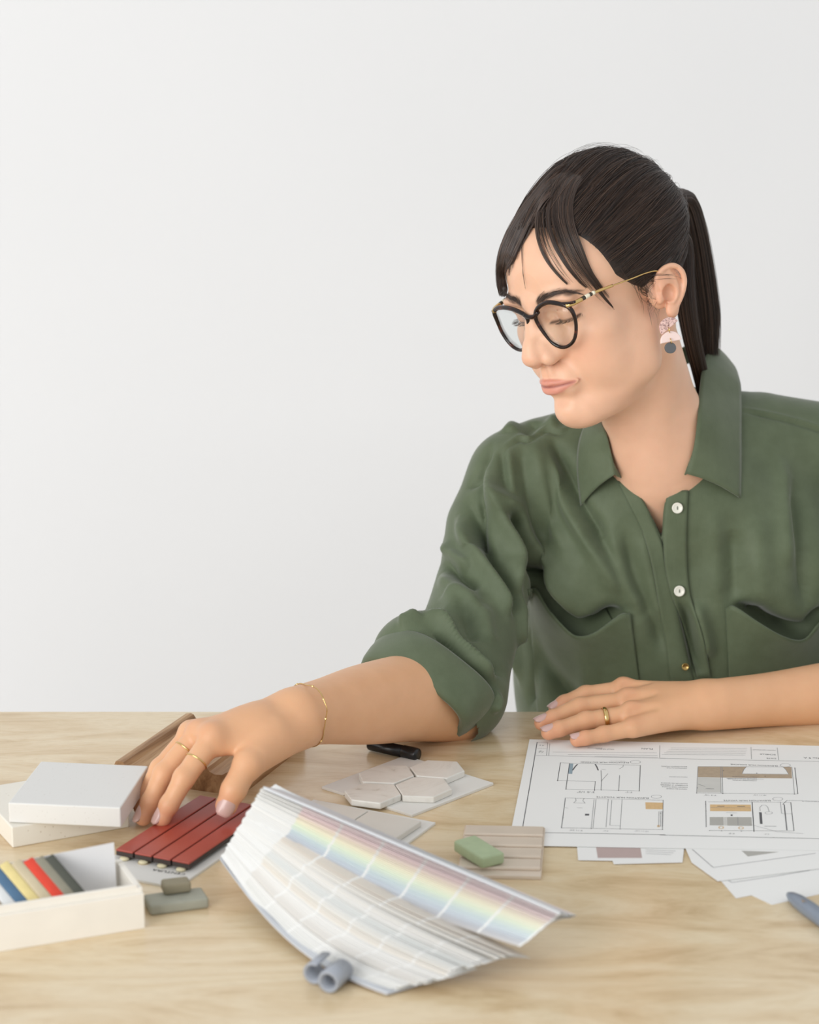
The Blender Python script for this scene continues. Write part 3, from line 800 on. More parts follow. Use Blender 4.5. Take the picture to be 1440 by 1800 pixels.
# rolled cuffs
def cuff(C, U, W, B, thick=0.004):
    n, prof = 72, []
    # profile (s along the roll away from the hand, r outward)
    prof = [(0.10, -0.0070), (-0.02, -0.0035), (-0.04, 0.0005), (0.02, 0.0040), (0.15, 0.0060), (0.40, 0.0078), (0.70, 0.0085), (0.92, 0.0078), (1.0, 0.0050), (0.98, 0.0015), (0.85, -0.0035), (0.5, -0.0065)]
    v, f = [], []
    for i in range(n):
        a = 2*math.pi*i/n; rad = U*math.cos(a)+W*math.sin(a); rn = rad/np.linalg.norm(rad)
        wob = 0.0016*math.sin(3*a+0.7)+0.0012*math.sin(5*a+2.0)
        for s_, r_ in prof:
            v.append(C + rad + rn*(r_+wob) + B*(s_ + 0.05*math.sin(2*a+1.0)) )
    m = len(prof)
    for i in range(n):
        for k in range(m):
            a, b = i*m+k, i*m+(k+1) % m; c, d = ((i+1) % n)*m+(k+1) % m, ((i+1) % n)*m+k
            f.append((a, b, c, d))
    return recalc(mesh_obj('cuff', v, f, CLOTH, shirt))
cuff(CUFF_C, CUFF_U*0.97, CUFF_W, CUFF_B*1.2)
lu = np.array([0, 0, 0.050]); lw = np.cross(ldir, lu/0.05)*0.047
cuff(l_cut + ldir*0.004, lu, lw, -ldir*0.045)
# buttons
t = NT('pearl_button'); t.set(Roughness=0.25); t.b.inputs['Base Color'].default_value = srgb(228, 226, 214); BTN = t.m
t = NT('button_thread'); t.b.inputs['Base Color'].default_value = srgb(70, 82, 64); THREAD = t.m
t = NT('brass_stud'); t.set(Roughness=0.3, Metallic=1.0); t.b.inputs['Base Color'].default_value = srgb(186, 156, 98); BRASS = t.m
def lathe(prof, n, o, ax, up):
    ax = np.asarray(ax, float); ax /= np.linalg.norm(ax); u = np.cross(up, ax); u /= np.linalg.norm(u); w = np.cross(ax, u)
    v, f = [], []; m = len(prof)
    for i in range(n):
        a = 2*math.pi*i/n; d = u*math.cos(a)+w*math.sin(a)
        for r, h in prof: v.append(np.asarray(o)+d*r+ax*h)
    for i in range(n):
        for k in range(m-1): f.append((i*m+k, ((i+1) % n)*m+k, ((i+1) % n)*m+k+1, i*m+k+1))
    v.append(np.asarray(o)+ax*prof[0][1]); v.append(np.asarray(o)+ax*prof[-1][1])
    for i in range(n):
        f.append((len(v)-2, ((i+1) % n)*m, i*m)); f.append((len(v)-1, i*m+m-1, ((i+1) % n)*m+m-1))
    return v, f
for (x, y, r, mt) in ((1191, 893, 0.0053, BTN), (1194.5, 1039, 0.0053, BTN), (1205, 1172, 0.0036, BRASS)):
    h, n_ = cast(bv1, x, y); n_ = n_ if n_ @ (CAM-h) > 0 else -n_
    n_ = n_*0.4 + (CAM-h)/np.linalg.norm(CAM-h)*0.6
    c = on_shirt(x, y, 0.0058)
    b = mesh_obj('button', *lathe([(r*0.9, -0.001), (r, -0.0004), (r, 0.0006), (r*0.92, 0.0012), (r*0.78, 0.0012), (r*0.66, 0.0006), (r*0.3, 0.0004)], 32, c, n_, (0, 0, 1)), mt, shirt)
    recalc(b)
    if mt is BTN:
        nn = n_/np.linalg.norm(n_); up = np.array([0, 0, 1.0]); up -= nn*(up @ nn); up /= np.linalg.norm(up); sd_ = np.cross(up, nn)
        q = c+nn*0.0009
        v = [q+up*a*0.0016+sd_*b_*0.0004+nn*e*0.0003 for e in (0, 1) for a, b_ in ((-1, -1), (-1, 1), (1, 1), (1, -1))]
        put_under(recalc(mesh_obj('thread', v, [(3,2,1,0),(4,5,6,7),(0,1,5,4),(1,2,6,5),(2,3,7,6),(3,0,4,7)], THREAD, None, smooth=False)), b)
# ------------------------------------------------------------------ hair
rng = np.random.default_rng(11)
t = NT('dark_brown_hair'); t.set(Roughness=0.38)
hi = t.n('ShaderNodeHairInfo')
t.l(t.ramp(hi.outputs['Random'], [(0.0, srgb(36, 27, 23)), (0.6, srgb(58, 43, 35)), (1.0, srgb(86, 64, 50))]), t.b.inputs['Base Color'])
t.b.inputs['Specular IOR Level'].default_value = 0.55
HAIRM = t.m
t = NT('dark_brown_hair_mass'); t.set(Roughness=0.5)
tc = t.n('ShaderNodeTexCoord'); nz = t.n('ShaderNodeTexNoise', i_Scale=300.0, i_Detail=3.0); t.l(tc.outputs['Object'], nz.inputs['Vector'])
t.l(t.ramp(nz.outputs['Fac'], [(0.3, srgb(30, 22, 19)), (0.7, srgb(52, 38, 31))]), t.b.inputs['Base Color'])
HAIRCAP = t.m
TIE = np.array([2.0, -112.0, 62.0])
def hair_surface(d, off=0.0):
    """point of the combed hair mass in direction d from the head's centre (local mm)"""
    d = d/np.linalg.norm(d, axis=-1, keepdims=True)
    R = np.array([73.0, 93.0, 78.0])
    r = 1.0/np.sqrt(((d/R)**2).sum(-1, keepdims=True))
    az = d[..., 2:3]; ay = d[..., 1:2]
    vol = 7 + 7*np.clip(az, 0, 1)**2*sstep(0.75, -0.3, ay) + 13*sstep(0.25, -0.7, ay)*sstep(-0.5, 0.4, az)
    return HC + d*(r+vol+off)
HC = np.array([0.0, -8.0, 44.0])
# hairline as a closed curve of directions round the face (her left side, then mirrored)
def hairline_y(x, z):
    """scalp is everything behind this forward limit (local mm)"""
    ax_ = np.abs(x)
    # forehead line high, temple recess, in front of ear, behind ear, nape
    return np.interp(z, [-62, -40, -22, 0, 16, 34, 52, 70, 84, 95, 130], [-70, -58, -40, -14, 12, 32, 40, 46, 50, 58, 140])
# --- the mass under the strands
HS = Sculpt((-100, -150, -160), (100, 100, 150), 2.0)
XX, YY, ZZ = np.meshgrid(*HS.ax, indexing='ij')
Pt = np.stack([XX, YY, ZZ], -1)
dv_ = Pt-HC; ln = np.linalg.norm(dv_, axis=-1)
surf = np.linalg.norm(hair_surface(dv_)-HC, axis=-1)
lim = hairline_y(XX, ZZ)
D_ = ln - (surf-3.5-3.5*sstep(-30, 0, YY-lim))
D_ = smax(D_.astype(np.float32), ((YY-lim)*0.75).astype(np.float32), 6.0)
HS.D = D_.astype(np.float32)
HS.ell(TIE + np.array([0, 2, -4]), (24, 20, 24), 22)
HS.chain([w2h(at(1205, 490, 2.265))[0], w2h(at(1212, 550, 2.272))[0], w2h(at(1224, 600, 2.285))[0], w2h(at(1232, 650, 2.30))[0]], [14, 14, 12, 6], 10)
for sx in (1, -1): HS.ell((sx*80, -16, 0), (14, 19, 21), 3, 'sub')
cv_, cf_ = HS.mesh(); cv_ = relax(cv_, cf_, 3)
lab = np.arange(len(cv_))                                  # keep the one connected mass
for _ in range(400):
    m_ = lab[cf_].min(1); new = lab.copy(); np.minimum.at(new, cf_.ravel(), np.repeat(m_, 4)); new = new[new]
    if (new == lab).all(): break
    lab = new
main_ = np.bincount(lab).argmax(); kp = lab == main_; rm = -np.ones(len(cv_), int); rm[kp] = np.arange(kp.sum()); cf_ = rm[cf_[kp[cf_].all(1)]]; cv_ = cv_[kp]
hair = mesh_obj('hair', h2w(cv_), cf_[:, ::-1], HAIRCAP, person)
hair['label'] = 'dark brown hair with long fringe tied back in a ponytail'

strands = []      # list of (n,3) world points, radius
def add(pts_local, r0=0.00022, world=False):
    strands.append((np.asarray(pts_local) if world else h2w(pts_local), r0))
head_bv = bvh_of(HV, HF)
def off_skin(P, gap=1.2):
    """push points out of the scalp and skin"""
    out = []
    for p in P:
        loc, nrm, _, dist = head_bv.find_nearest(Vector(p))
        if loc is not None:
            n_ = np.array(nrm); v = np.array(p)-np.array(loc)
            if n_ @ (np.array(loc)-np.array([0, 0, 20])) < 0: n_ = -n_
            s_ = v @ n_
            if s_ < gap: p = np.array(p)+n_*(gap-s_)
        out.append(p)
    return np.array(out)
# --- combed-back hair: from the hairline and scalp to the tie
def comb(root_dir, n=14, off=0.0, wig=1.0, tie_j=6.0):
    d0 = root_dir/np.linalg.norm(root_dir); d1 = (TIE-HC)/np.linalg.norm(TIE-HC)
    u = np.linspace(0, 1, n)[:, None]
    # the path sags a little below the straight way round the head at the sides
    mid = d0+d1; mid[2] += 0.10*(1-abs(d0[2])); 
    dd = d0*(1-u)**2+2*(mid/np.linalg.norm(mid))*u*(1-u)*1.1+d1*u**2
    lift = off*np.sin(np.pi*np.clip(u*0.9+0.1, 0, 1))
    P = hair_surface(dd, 0)+0.0
    nrm = (P-HC)/np.linalg.norm(P-HC, axis=1, keepdims=True)
    ph = rng.uniform(0, 6.28, 3)
    wob = wig*(np.sin(u*6+ph[0])*0.9+np.sin(u*13+ph[1])*0.4)
    side = np.cross(nrm, np.gradient(P, axis=0)); side /= np.maximum(np.linalg.norm(side, axis=1, keepdims=True), 1e-6)
    cw = 2.2*np.sin(3.0*d0[2]*3+u*4+5*d0[0])+1.6*np.sin(17*d0[2]+11*d0[1]+u*5)
    nl = 1.5*np.sin(23*d0[2]-9*d0[0]+u*3)
    P = P + nrm*(lift+nl*np.minimum(1, u*3)*np.minimum(1, (1-u)*3)-2.0*(1-np.minimum(1, u*4))) + side*(wob+cw*np.minimum(1, (1-u)*3))
    P[-1] = TIE + rng.normal(0, tie_j, 3)
    return P
cnt = 0
while cnt < 8000:
    d = rng.normal(0, 1, 3); d /= np.linalg.norm(d)
    p = hair_surface(d)
    if p[2] < -55: continue
    lim = float(hairline_y(p[0], p[2]))
    front = rng.random() < 0.45
    if p[1] > lim: continue
    if front and p[1] < lim-26: continue
    if p[0] < -35 and rng.random() < 0.6: continue     # far side, mostly hidden
    if abs(p[0]) > 62 and -40 < p[1] < 6 and p[2] < 24: continue
    d = (p-HC)
    P = comb(d, 14, rng.normal(0.5, 1.2), 1.1)
    if front: P[0] = off_skin(P[:1], 0.5)[0]
    add(P, rng.uniform(0.00012, 0.00024)); cnt += 1
# loose flyaways
for k in range(70):
    d = rng.normal(0, 1, 3); d[2] = abs(d[2])+0.2; d /= np.linalg.norm(d)
    p = hair_surface(d)
    if p[1] > hairline_y(p[0], p[2]): continue
    P = comb(p-HC, 14, rng.uniform(3, 9), 3.0, 12); add(P[:rng.integers(8, 14)], 0.00010)
# --- ponytail: out from the tie and down behind the neck
tie_w = h2w(TIE)[0]
for k in range(2600):
    a, rr = rng.uniform(0, 6.28), math.sqrt(rng.random())
    o1 = np.array([math.cos(a), math.sin(a)*0.6, math.sin(a)*0.5])*rr
    ctr = [tie_w, at(1198, 345, 2.31), at(1216, 400, 2.322), at(1226, 470, 2.33), at(1235, 540, 2.335), at(1238, 600, 2.34), at(1240, 665, 2.345)]
    wd = [0.008, 0.012, 0.0145, 0.0165, 0.016, 0.0145, 0.011]
    C_ = catmull(ctr, 18); W_ = np.interp(np.linspace(0, 1, 18), np.linspace(0, 1, 7), wd)
    P = C_ + o1[None]*W_[:, None] + (rng.normal(0, 0.0016, 3)*np.linspace(0, 1, 18)[:, None])
    add(P[:max(6, int(18*rng.uniform(0.8, 1.0)))], rng.uniform(0.00016, 0.0003), True)
# hair behind the ear, running from the tie down beside the neck
for k in range(1100):
    a, rr = rng.uniform(0, 6.28), math.sqrt(rng.random()); o1 = np.array([math.cos(a), math.sin(a)*0.7, math.sin(a)*0.4])*rr
    ctr = [tie_w, at(1196, 420, 2.285), at(1202, 490, 2.276), at(1209, 550, 2.276), at(1219, 605, 2.285), at(1231, 655, 2.30), at(1240, 700, 2.315)]
    C_ = catmull(ctr, 18); W_ = np.interp(np.linspace(0, 1, 18), np.linspace(0, 1, 7), [0.006, 0.011, 0.011, 0.010, 0.009, 0.008, 0.007])
    P = C_ + o1[None]*W_[:, None]; add(P, rng.uniform(0.00016, 0.0003), True)
# --- fringe and side locks: guides drawn over the forehead, lifted off the skin
def guide(pix, gap=(15.0, 2.2)):
    """pixel polyline -> local points: on the head's surface, or on the plane 'x = xl' where it hangs clear of it"""
    out = []
    for gi, (x, y, *e) in enumerate(pix):
        gp = gap[0]+(gap[1]-gap[0])*min(1.0, max(0.0, (gi-1)/4.0))
        if gi == 0: gp = min(gp, 3.0)
        xl_ = e[0] if e else None
        h = None
        if xl_ is None:
            o_ = w2h(CAM)[0]; d_ = w2h(CAM+ray(x, y))[0]-o_
            hh = head_bv.ray_cast(Vector(o_), Vector(d_).normalized()); h = None if hh[0] is None else np.array(hh[0])
            if h is not None:
                n_ = np.array(hh[1]); n_ = n_ if n_ @ d_ < 0 else -n_
                h = h + n_*gp
        if h is None: h = hplane(x, y, xl_ if xl_ is not None else -30)
        out.append(h)
    return catmull(out, 16)
def lock(ga, gb, n, j=1.0, r=(0.00016, 0.00028), clump=0.0, lift=3.0, ends=(0.8, 1.0)):
    for k in range(n):
        u = rng.random(); w_ = 0.5+(u-0.5)*(1-clump*np.linspace(0, 1, 16)[:, None]**1.5)
        P = ga*(1-w_)+gb*w_
        ph = rng.uniform(0, 6.28, 2); s_ = np.linspace(0, 1, 16)
        P = P + np.stack([np.sin(s_*5+ph[0]), np.sin(s_*4+ph[1])*0.5, np.sin(s_*6+ph[0]+ph[1])], 1)*j*(0.3+s_[:, None])
        e = int(16*rng.uniform(*ends)); P = P[:max(5, e)]
        P = off_skin(P, 0.8+lift*rng.random())
        add(P, rng.uniform(*r))

A_ = guide([(1030, 284, 4), (990, 288, 0), (966, 303, -6), (938, 336, -14), (912, 368, -24), (890, 402, -34), (874, 440, -42), (868, 477, -46), (871, 507, -47), (882, 536, -46)])
B_ = guide([(1030, 310, 14), (1002, 335, 8), (975, 362), (952, 386), (933, 411), (918, 436), (907, 462), (899, 488, -41), (896, 513, -43), (889, 534, -44)])
lock(A_, B_, 520, 0.9, clump=0.35, lift=0.5)
A2 = guide([(1020, 300, 8), (985, 322, 0), (958, 350, -8), (935, 385, -18), (916, 420, -28), (905, 455, -38), (901, 490, -42), (900, 520, -44)])
B2 = guide([(1030, 310, 14), (1000, 335, 8), (978, 362), (957, 385), (940, 404), (926, 424), (915, 450), (908, 478)])
lock(A2, B2, 120, 0.9, clump=0.2, lift=0.5)
# right-hand curtain across the forehead, splitting into locks
R0 = [(1035, 312), (1000, 326)]
L1 = guide(R0+[(968, 348), (950, 385), (948, 425), (960, 460), (985, 490), (1003, 507)])
L2 = guide(R0+[(978, 350), (965, 390), (972, 430), (993, 468), (1016, 496), (1034, 512)])
L3 = guide([(1045, 312), (1010, 328), (990, 355), (984, 390), (995, 430), (1017, 470), (1045, 507), (1070, 540), (1093, 563)])
L3b = guide([(1048, 315), (1018, 332), (1000, 360), (996, 395), (1007, 432), (1030, 475), (1055, 508), (1078, 545)])
L4 = guide([(1055, 320), (1028, 338), (1012, 362), (1010, 395), (1022, 432), (1040, 475), (1060, 505), (1078, 522)])
lock(L1, guide(R0+[(972, 348), (955, 386), (954, 425), (967, 459), (991, 488), (1007, 504)]), 90, 0.7, clump=0.8, lift=1.2)
lock(L2, guide(R0+[(984, 350), (972, 390), (980, 429), (1001, 466), (1024, 494), (1042, 510)]), 110, 0.7, clump=0.7, lift=1.2)
lock(L3, L3b, 230, 0.7, clump=0.6, lift=1.4, ends=(0.8, 1.0))
lock(L3b, L4, 230, 0.7, clump=0.4, lift=1.4, ends=(0.75, 0.95))
lock(L1, L3, 260, 0.8, clump=0.1, lift=1.5, ends=(0.36, 0.62))
lock(L2, L3, 30, 0.9, clump=0.2, lift=1.2, ends=(0.6, 0.95))
lock(L1, L2, 30, 0.9, clump=0.2, lift=1.2, ends=(0.5, 0.9))
# roots of the curtain: swept from the parting, filling the front of the crown
lock(guide([(1075, 268, 10), (1030, 276, 6), (990, 290, 2), (962, 312, -4), (945, 335, -10), (930, 365, -16)], (9, 9)), guide([(1080, 330, 30), (1045, 330, 22), (1020, 345, 14), (1005, 365), (996, 390), (1000, 420)], (9, 5)), 420, 1.2, clump=0.1, lift=4.0, ends=(0.7, 1.0))
lock(guide([(920, 410), (919, 440), (920, 475), (926, 516)], (2, 2)), guide([(922, 410), (921, 440), (922, 475), (928, 518)], (2, 2)), 6, 0.5, r=(0.0001, 0.00014), lift=0.6)
# wisps in front of the ear and over it
for k in range(30):
    x0, y0 = rng.uniform(1100, 1132), rng.uniform(478, 502); x1 = min(1154, x0+rng.uniform(18, 48)); y1 = y0+rng.uniform(45, 88)
    g_ = guide([(x0-14, y0-30), (x0-3, y0-10), (x0+(x1-x0)*0.55, y0+(y1-y0)*0.42), (x0+(x1-x0)*0.85, y0+(y1-y0)*0.74), (x1, y1)], (7, 1.8))
    lock(g_, g_+rng.normal(0, 0.8, 3), 2, 0.5, r=(0.00007, 0.00013), lift=0.8, ends=(0.7, 1.0))
for k in range(4):
    x0, y0 = rng.uniform(1120, 1140), rng.uniform(480, 505); x1, y1 = rng.uniform(1190, 1212), rng.uniform(478, 500)
    g_ = guide([(x0, y0), ((x0+x1)/2, (y0+y1)/2+rng.uniform(-8, 2)), (x1, y1)], (4, 3)); lock(g_, g_+0.6, 2, 0.5, r=(0.00008, 0.00014), lift=1.0)
# brows and lashes
for sx in (1, -1):
    for k in range(240):
        u = rng.random(); ax_ = 11+u*40
        zz = np.interp(ax_, [10, 20, 32, 42, 50], [30.0, 33.5, 36.6, 36.2, 31])+rng.normal(0, 1)*np.interp(ax_, [9, 13, 24, 38, 50], [1.2, 2.0, 1.9, 1.2, 0.4])
        yy = np.interp(ax_, [10, 25, 40, 50], [90, 88, 80, 70]); L_ = rng.uniform(4, 7)
        a_ = np.array([sx*ax_, yy, zz]); dr = np.array([sx*(0.75+0.2*u), -0.35, np.interp(u, [0, 0.3, 0.7, 1], [0.75, 0.3, 0.05, -0.4])])
        P = off_skin(np.array([a_+dr*L_*t_ for t_ in np.linspace(0, 1, 5)]), 0.35); add(P, 0.00011)
    for k in range(90):
        u = rng.uniform(-13, 14); lz = 6.5+0.010*u*u+0.05*u
        a_ = np.array([sx*(30.5+u), 66+math.sqrt(max(1, 14.4**2-u*u*0.98-4.5**2)), lz])
        fan = u/14.0; L_ = rng.uniform(5.5, 8.5)
        P = [a_ + np.array([sx*fan*0.75, 0.85, -0.45])*L_*t_ + np.array([0, 0, 1])*L_*0.35*t_*t_ for t_ in np.linspace(0, 1, 6)]
        add(np.array(P), 0.00010)
# --- all strands as one curves object
def make_strands(name, strands, mat, parent):
    cu = bpy.data.hair_curves.new(name)
    cu.add_curves([len(s[0]) for s in strands])
    pos = np.concatenate([s[0] for s in strands]).astype(np.float32)
    cu.points.foreach_set('position', pos.ravel())
    rad = np.concatenate([s[1]*np.interp(np.linspace(0, 1, len(s[0])), [0, .1, .8, 1], [0.8, 1, 0.9, 0.25]) for s in strands]).astype(np.float32)
    cu.points.foreach_set('radius', rad)
    cu.materials.append(mat)
    o = bpy.data.objects.new(name, cu); COL.objects.link(o); put_under(o, parent); o['kind'] = 'stuff'
    return o
make_strands('hair_strands', strands, HAIRM, hair)
# ------------------------------------------------------------------ things worn: glasses, earring, rings, bracelet
def tube(pts, rad, n=10, closed=False, flat=1.0, up=(0, 0, 1)):
    """tube mesh along pts; flat<1 squeezes it along 'up'"""
    P = np.asarray(pts, float); m = len(P); rad = np.broadcast_to(rad, (m,)) if np.ndim(rad) == 0 else np.asarray(rad, float)
    T = np.gradient(P, axis=0) if not closed else (np.roll(P, -1, 0)-np.roll(P, 1, 0))
    T /= np.maximum(np.linalg.norm(T, axis=1, keepdims=True), 1e-12)
    v, f = [], []; ref = np.asarray(up, float)
    for i in range(m):
        r_ = ref - T[i]*(ref @ T[i])
        if np.linalg.norm(r_) < 1e-3: r_ = np.array([1.0, 0.2, 0]) - T[i]*(np.array([1.0, 0.2, 0]) @ T[i])
        a = r_/np.linalg.norm(r_); b = np.cross(T[i], a)
        for k in range(n):
            w = 2*math.pi*k/n; v.append(P[i]+rad[i]*(a*math.cos(w)*flat+b*math.sin(w)))
    mm_ = m if closed else m-1
    for i in range(mm_):
        j = (i+1) % m
        for k in range(n): f.append((i*n+k, i*n+(k+1) % n, j*n+(k+1) % n, j*n+k))
    if not closed:
        f.append(tuple(range(n-1, -1, -1))); f.append(tuple((m-1)*n+k for k in range(n)))
    return v, f
t = NT('tortoiseshell'); t.set(Roughness=0.12)
tc = t.n('ShaderNodeTexCoord'); nz = t.n('ShaderNodeTexNoise', i_Scale=95.0, i_Detail=2.0); t.l(tc.outputs['Object'], nz.inputs['Vector'])
t.l(t.ramp(nz.outputs['Fac'], [(0.42, srgb(20, 11, 10)), (0.60, srgb(40, 18, 13)), (0.76, srgb(104, 42, 20))]), t.b.inputs['Base Color'])
TORT = t.m
t = NT('gold'); t.set(Roughness=0.22, Metallic=1.0); t.b.inputs['Base Color'].default_value = srgb(222, 190, 128); GOLD = t.m
t = NT('ivory_band'); t.set(Roughness=0.25); t.b.inputs['Base Color'].default_value = srgb(238, 230, 205); IVORY = t.m
t = NT('dark_band'); t.set(Roughness=0.25); t.b.inputs['Base Color'].default_value = srgb(58, 52, 40); DARKB = t.m
t = NT('spectacle_lens')
gl = t.n('ShaderNodeBsdfGlossy', i_Roughness=0.02); tr = t.n('ShaderNodeBsdfTransparent'); tr.inputs['Color'].default_value = (0.97, 0.985, 0.985, 1)
fr = t.n('ShaderNodeLayerWeight', i_Blend=0.5); ms = t.n('ShaderNodeMixShader')
t.l(t.ramp(fr.outputs['Facing'], [(0.0, (0.03, 0.03, 0.03)), (0.6, (0.07, 0.07, 0.07)), (1.0, (0.6, 0.6, 0.6))]), ms.inputs['Fac']); t.l(tr.outputs['BSDF'], ms.inputs[1]); t.l(gl.outputs['BSDF'], ms.inputs[2]); t.l(ms.outputs['Shader'], t.out.inputs['Surface'])
LENS = t.m
glasses = empty('glasses', h2w((0, 94, 14))[0]); tag(glasses, 'round tortoiseshell glasses with slim gold arms on the face', 'glasses')
def gy(x, z): return 97.5 - 0.14*np.abs(x) + 0.12*(z-4)
def on_lens(x, y):
    """where the pixel's ray meets the gently wrapped plane of the frame front (local mm)"""
    a = w2h(CAM)[0]; d = w2h(CAM+ray(x, y))[0]-a; t0, t1 = 1.9/(np.linalg.norm(d)*H_S), 2.7/(np.linalg.norm(d)*H_S)
    for _ in range(50):
        tm_ = (t0+t1)/2; p = a+d*tm_
        if p[1] > gy(p[0], p[2]): t0 = tm_
        else: t1 = tm_
    return a+d*t0
def close_loop(pts, n=8):
    P = np.asarray(pts, float); m = len(P); q = catmull(np.vstack([P[-2:], P, P[:3]]), (m+4)*n+1)
    return q[2*n:2*n+m*n]
NEAR = [(965, 531.5), (985, 534.5), (1001, 541), (1010, 556), (1013, 577), (1010, 596), (1001, 607), (988, 610.5), (973, 604), (960, 590), (948, 573), (941.5, 558), (944, 544), (953, 535.5)]
FAR = [(884, 540.5), (900, 543), (915, 549), (924, 555), (928.5, 564), (929, 582), (926, 602), (918, 615), (905, 611.5), (893, 600), (882, 583), (874, 564), (869, 549), (874, 542)]
for pix in (NEAR, FAR):
    L3_ = close_loop([on_lens(*q) for q in pix])
    thick = 1.8 + 0.5*sstep(5, 28, L3_[:, 2])
    rim = mesh_obj('rim', *tube(h2w(L3_), thick*H_S, 10, True, 1.0), TORT, glasses)
    c_ = L3_.mean(0); inner = c_+(L3_-c_)*0.985; n = len(inner); v = []
    for dy in (0.5, -0.5):
        for q in inner: v.append(q+np.array([0, dy, 0]))
        for q in c_+(inner-c_)*0.5: v.append(q+np.array([0, dy+0.9, 0]))
        v.append(c_+np.array([0, dy+1.2, 0]))
    M = 2*n+1; f = []
    for lay in (0, 1):
        o_ = lay*M
        for i in range(n):
            j = (i+1) % n; q = [(o_+i, o_+j, o_+n+j, o_+n+i), (o_+n+i, o_+n+j, o_+2*n)]
            f += [tuple(reversed(w)) for w in q] if lay else q
    for i in range(n): f.append((i, M+i, M+(i+1) % n, (i+1) % n))
    put_under(recalc(mesh_obj('lens', h2w(v), f, LENS)), rim)
br = catmull([on_lens(922, 553.5), on_lens(929, 556)+np.array([0, 1, 0]), on_lens(935, 556.5)+np.array([0, 1.5, 0]), on_lens(941, 555)+np.array([0, 1, 0]), on_lens(946, 548)], 15)
mesh_obj('bridge', *tube(h2w(br), 2.3*H_S, 10), TORT, glasses)
for pts in ([on_lens(984, 534.5), on_lens(998, 533.5), on_lens(1011, 530.5)], [on_lens(884, 541), on_lens(873, 543), on_lens(866, 547)]):
    mesh_obj('end_piece', *tube(h2w(catmull(pts, 9)), np.linspace(2.0, 1.3, 9)*H_S, 8), TORT, glasses)
hingeN = on_lens(997, 537)
for sx in (1, -1):
    if sx < 0: hingeN = on_lens(871, 546)*np.array([-1, 1, 1])
    arm = catmull([(sx*hingeN[0], hingeN[1]+1.5, hingeN[2]), (sx*(hingeN[0]+6), hingeN[1]-6, hingeN[2]+0.5), (sx*min(70, hingeN[0]+10), 66, 28.5), (sx*min(74, hingeN[0]+15), 44, 27.5), (sx*76, 22, 26), (sx*77, 0, 24), (sx*78, -14, 20), (sx*77, -26, 8)], 120)
    s_ = np.concatenate([[0], np.cumsum(np.linalg.norm(np.diff(arm, axis=0), axis=1))])
    tm = empty('temple', h2w(arm[0])[0]); put_under(tm, glasses)
    for nm, a0, a1, r, mt in (('hinge_piece', 0, 17, 2.3, GOLD), ('band', 17, 21, 2.2, DARKB), ('band', 21, 26, 2.2, IVORY), ('band', 26, 29.5, 2.1, DARKB), ('band', 29.5, 32.5, 2.1, IVORY), ('arm', 32.5, 54, 1.55, GOLD), ('wire', 52, 135, 0.75, GOLD)):
        m = (s_ >= a0) & (s_ <= a1+1.0)
        if m.sum() >= 2: put_under(mesh_obj(nm, *tube(h2w(arm[m]), r*H_S, 8), mt), tm)

# earring: two half discs and a disc on gold links
t = NT('veined_pink_clay'); t.set(Roughness=0.5)
tc = t.n('ShaderNodeTexCoord'); vn = t.n('ShaderNodeTexVoronoi', i_Scale=95.0, feature='DISTANCE_TO_EDGE'); nz = t.n('ShaderNodeTexNoise', i_Scale=120.0, i_Detail=4.0)
t.l(tc.outputs['Object'], nz.inputs['Vector'])
mxv = t.n('ShaderNodeMix', data_type='VECTOR'); mxv.inputs['Factor'].default_value = 0.08
t.l(tc.outputs['Object'], mxv.inputs[4]); t.l(nz.outputs['Color'], mxv.inputs[5]); t.l(mxv.outputs[1], vn.inputs['Vector'])
t.l(t.ramp(vn.outputs['Distance'], [(0.0, srgb(86, 50, 52)), (0.03, srgb(140, 96, 94)), (0.075, srgb(230, 196, 188))]), t.b.inputs['Base Color']); VEIN = t.m
PALEPINK = simple('pale_pink_clay', srgb(242, 218, 212), 0.5, 0.02)
SLATE = simple('slate_clay', srgb(92, 94, 97), 0.55, 0.03)
def ear_pt(x, y, dx=0.0): return h2w(hplane(x, y, 81.0+dx))[0]
earring = empty('earring', ear_pt(1177, 585)); tag(earring, 'drop earring of pink half discs above a small grey disc', 'earring')
e_n = (CAM-ear_pt(1177, 590)); e_n /= np.linalg.norm(e_n); e_n = e_n*0.6+(h2w((1, 0, 0))[0]-h2w((0, 0, 0))[0])/H_S*0.4; e_n /= np.linalg.norm(e_n)
def disc_piece(name, cx, cy, rpx, ang, half, mat, th=0.0026):
    c0 = ear_pt(cx, cy); 
    def pt(a, r): 
        x, y = cx+rpx*r*math.cos(a), cy-rpx*r*math.sin(a)
        d = ray(x, y); return CAM+d*(((c0-CAM) @ e_n)/(d @ e_n))
    n = 28; A = np.linspace(ang, ang+math.pi, n) if half else np.linspace(0, 2*math.pi, n, endpoint=False)
    pr = []
    for off, sc in ((-th/2, 0.93), (-th*0.35, 1.0), (th*0.35, 1.0), (th/2, 0.93)):
        pr.append([c0+(pt(a, 1.0)-c0)*sc + (pt(ang+math.pi/2, 1.0)-c0)*(0.05 if half and sc < 1 else 0) + e_n*off for a in A])
    v = [q for r in pr for q in r]; f = []
    for l in range(3):
        for i in range(n):
            j = (i+1) % n; f.append((l*n+i, l*n+j, (l+1)*n+j, (l+1)*n+i))
    f.append(tuple(range(n-1, -1, -1))); f.append(tuple(3*n+i for i in range(n)))
    return recalc(mesh_obj(name, v, f, mat, earring, smooth=False))
disc_piece('half_disc', 1177.5, 576, 18.5, math.radians(41), True, VEIN)
disc_piece('half_disc', 1179.5, 600.5, 18.5, math.radians(11), True, PALEPINK)
disc_piece('disc', 1178.5, 611.5, 9.8, 0, False, SLATE)
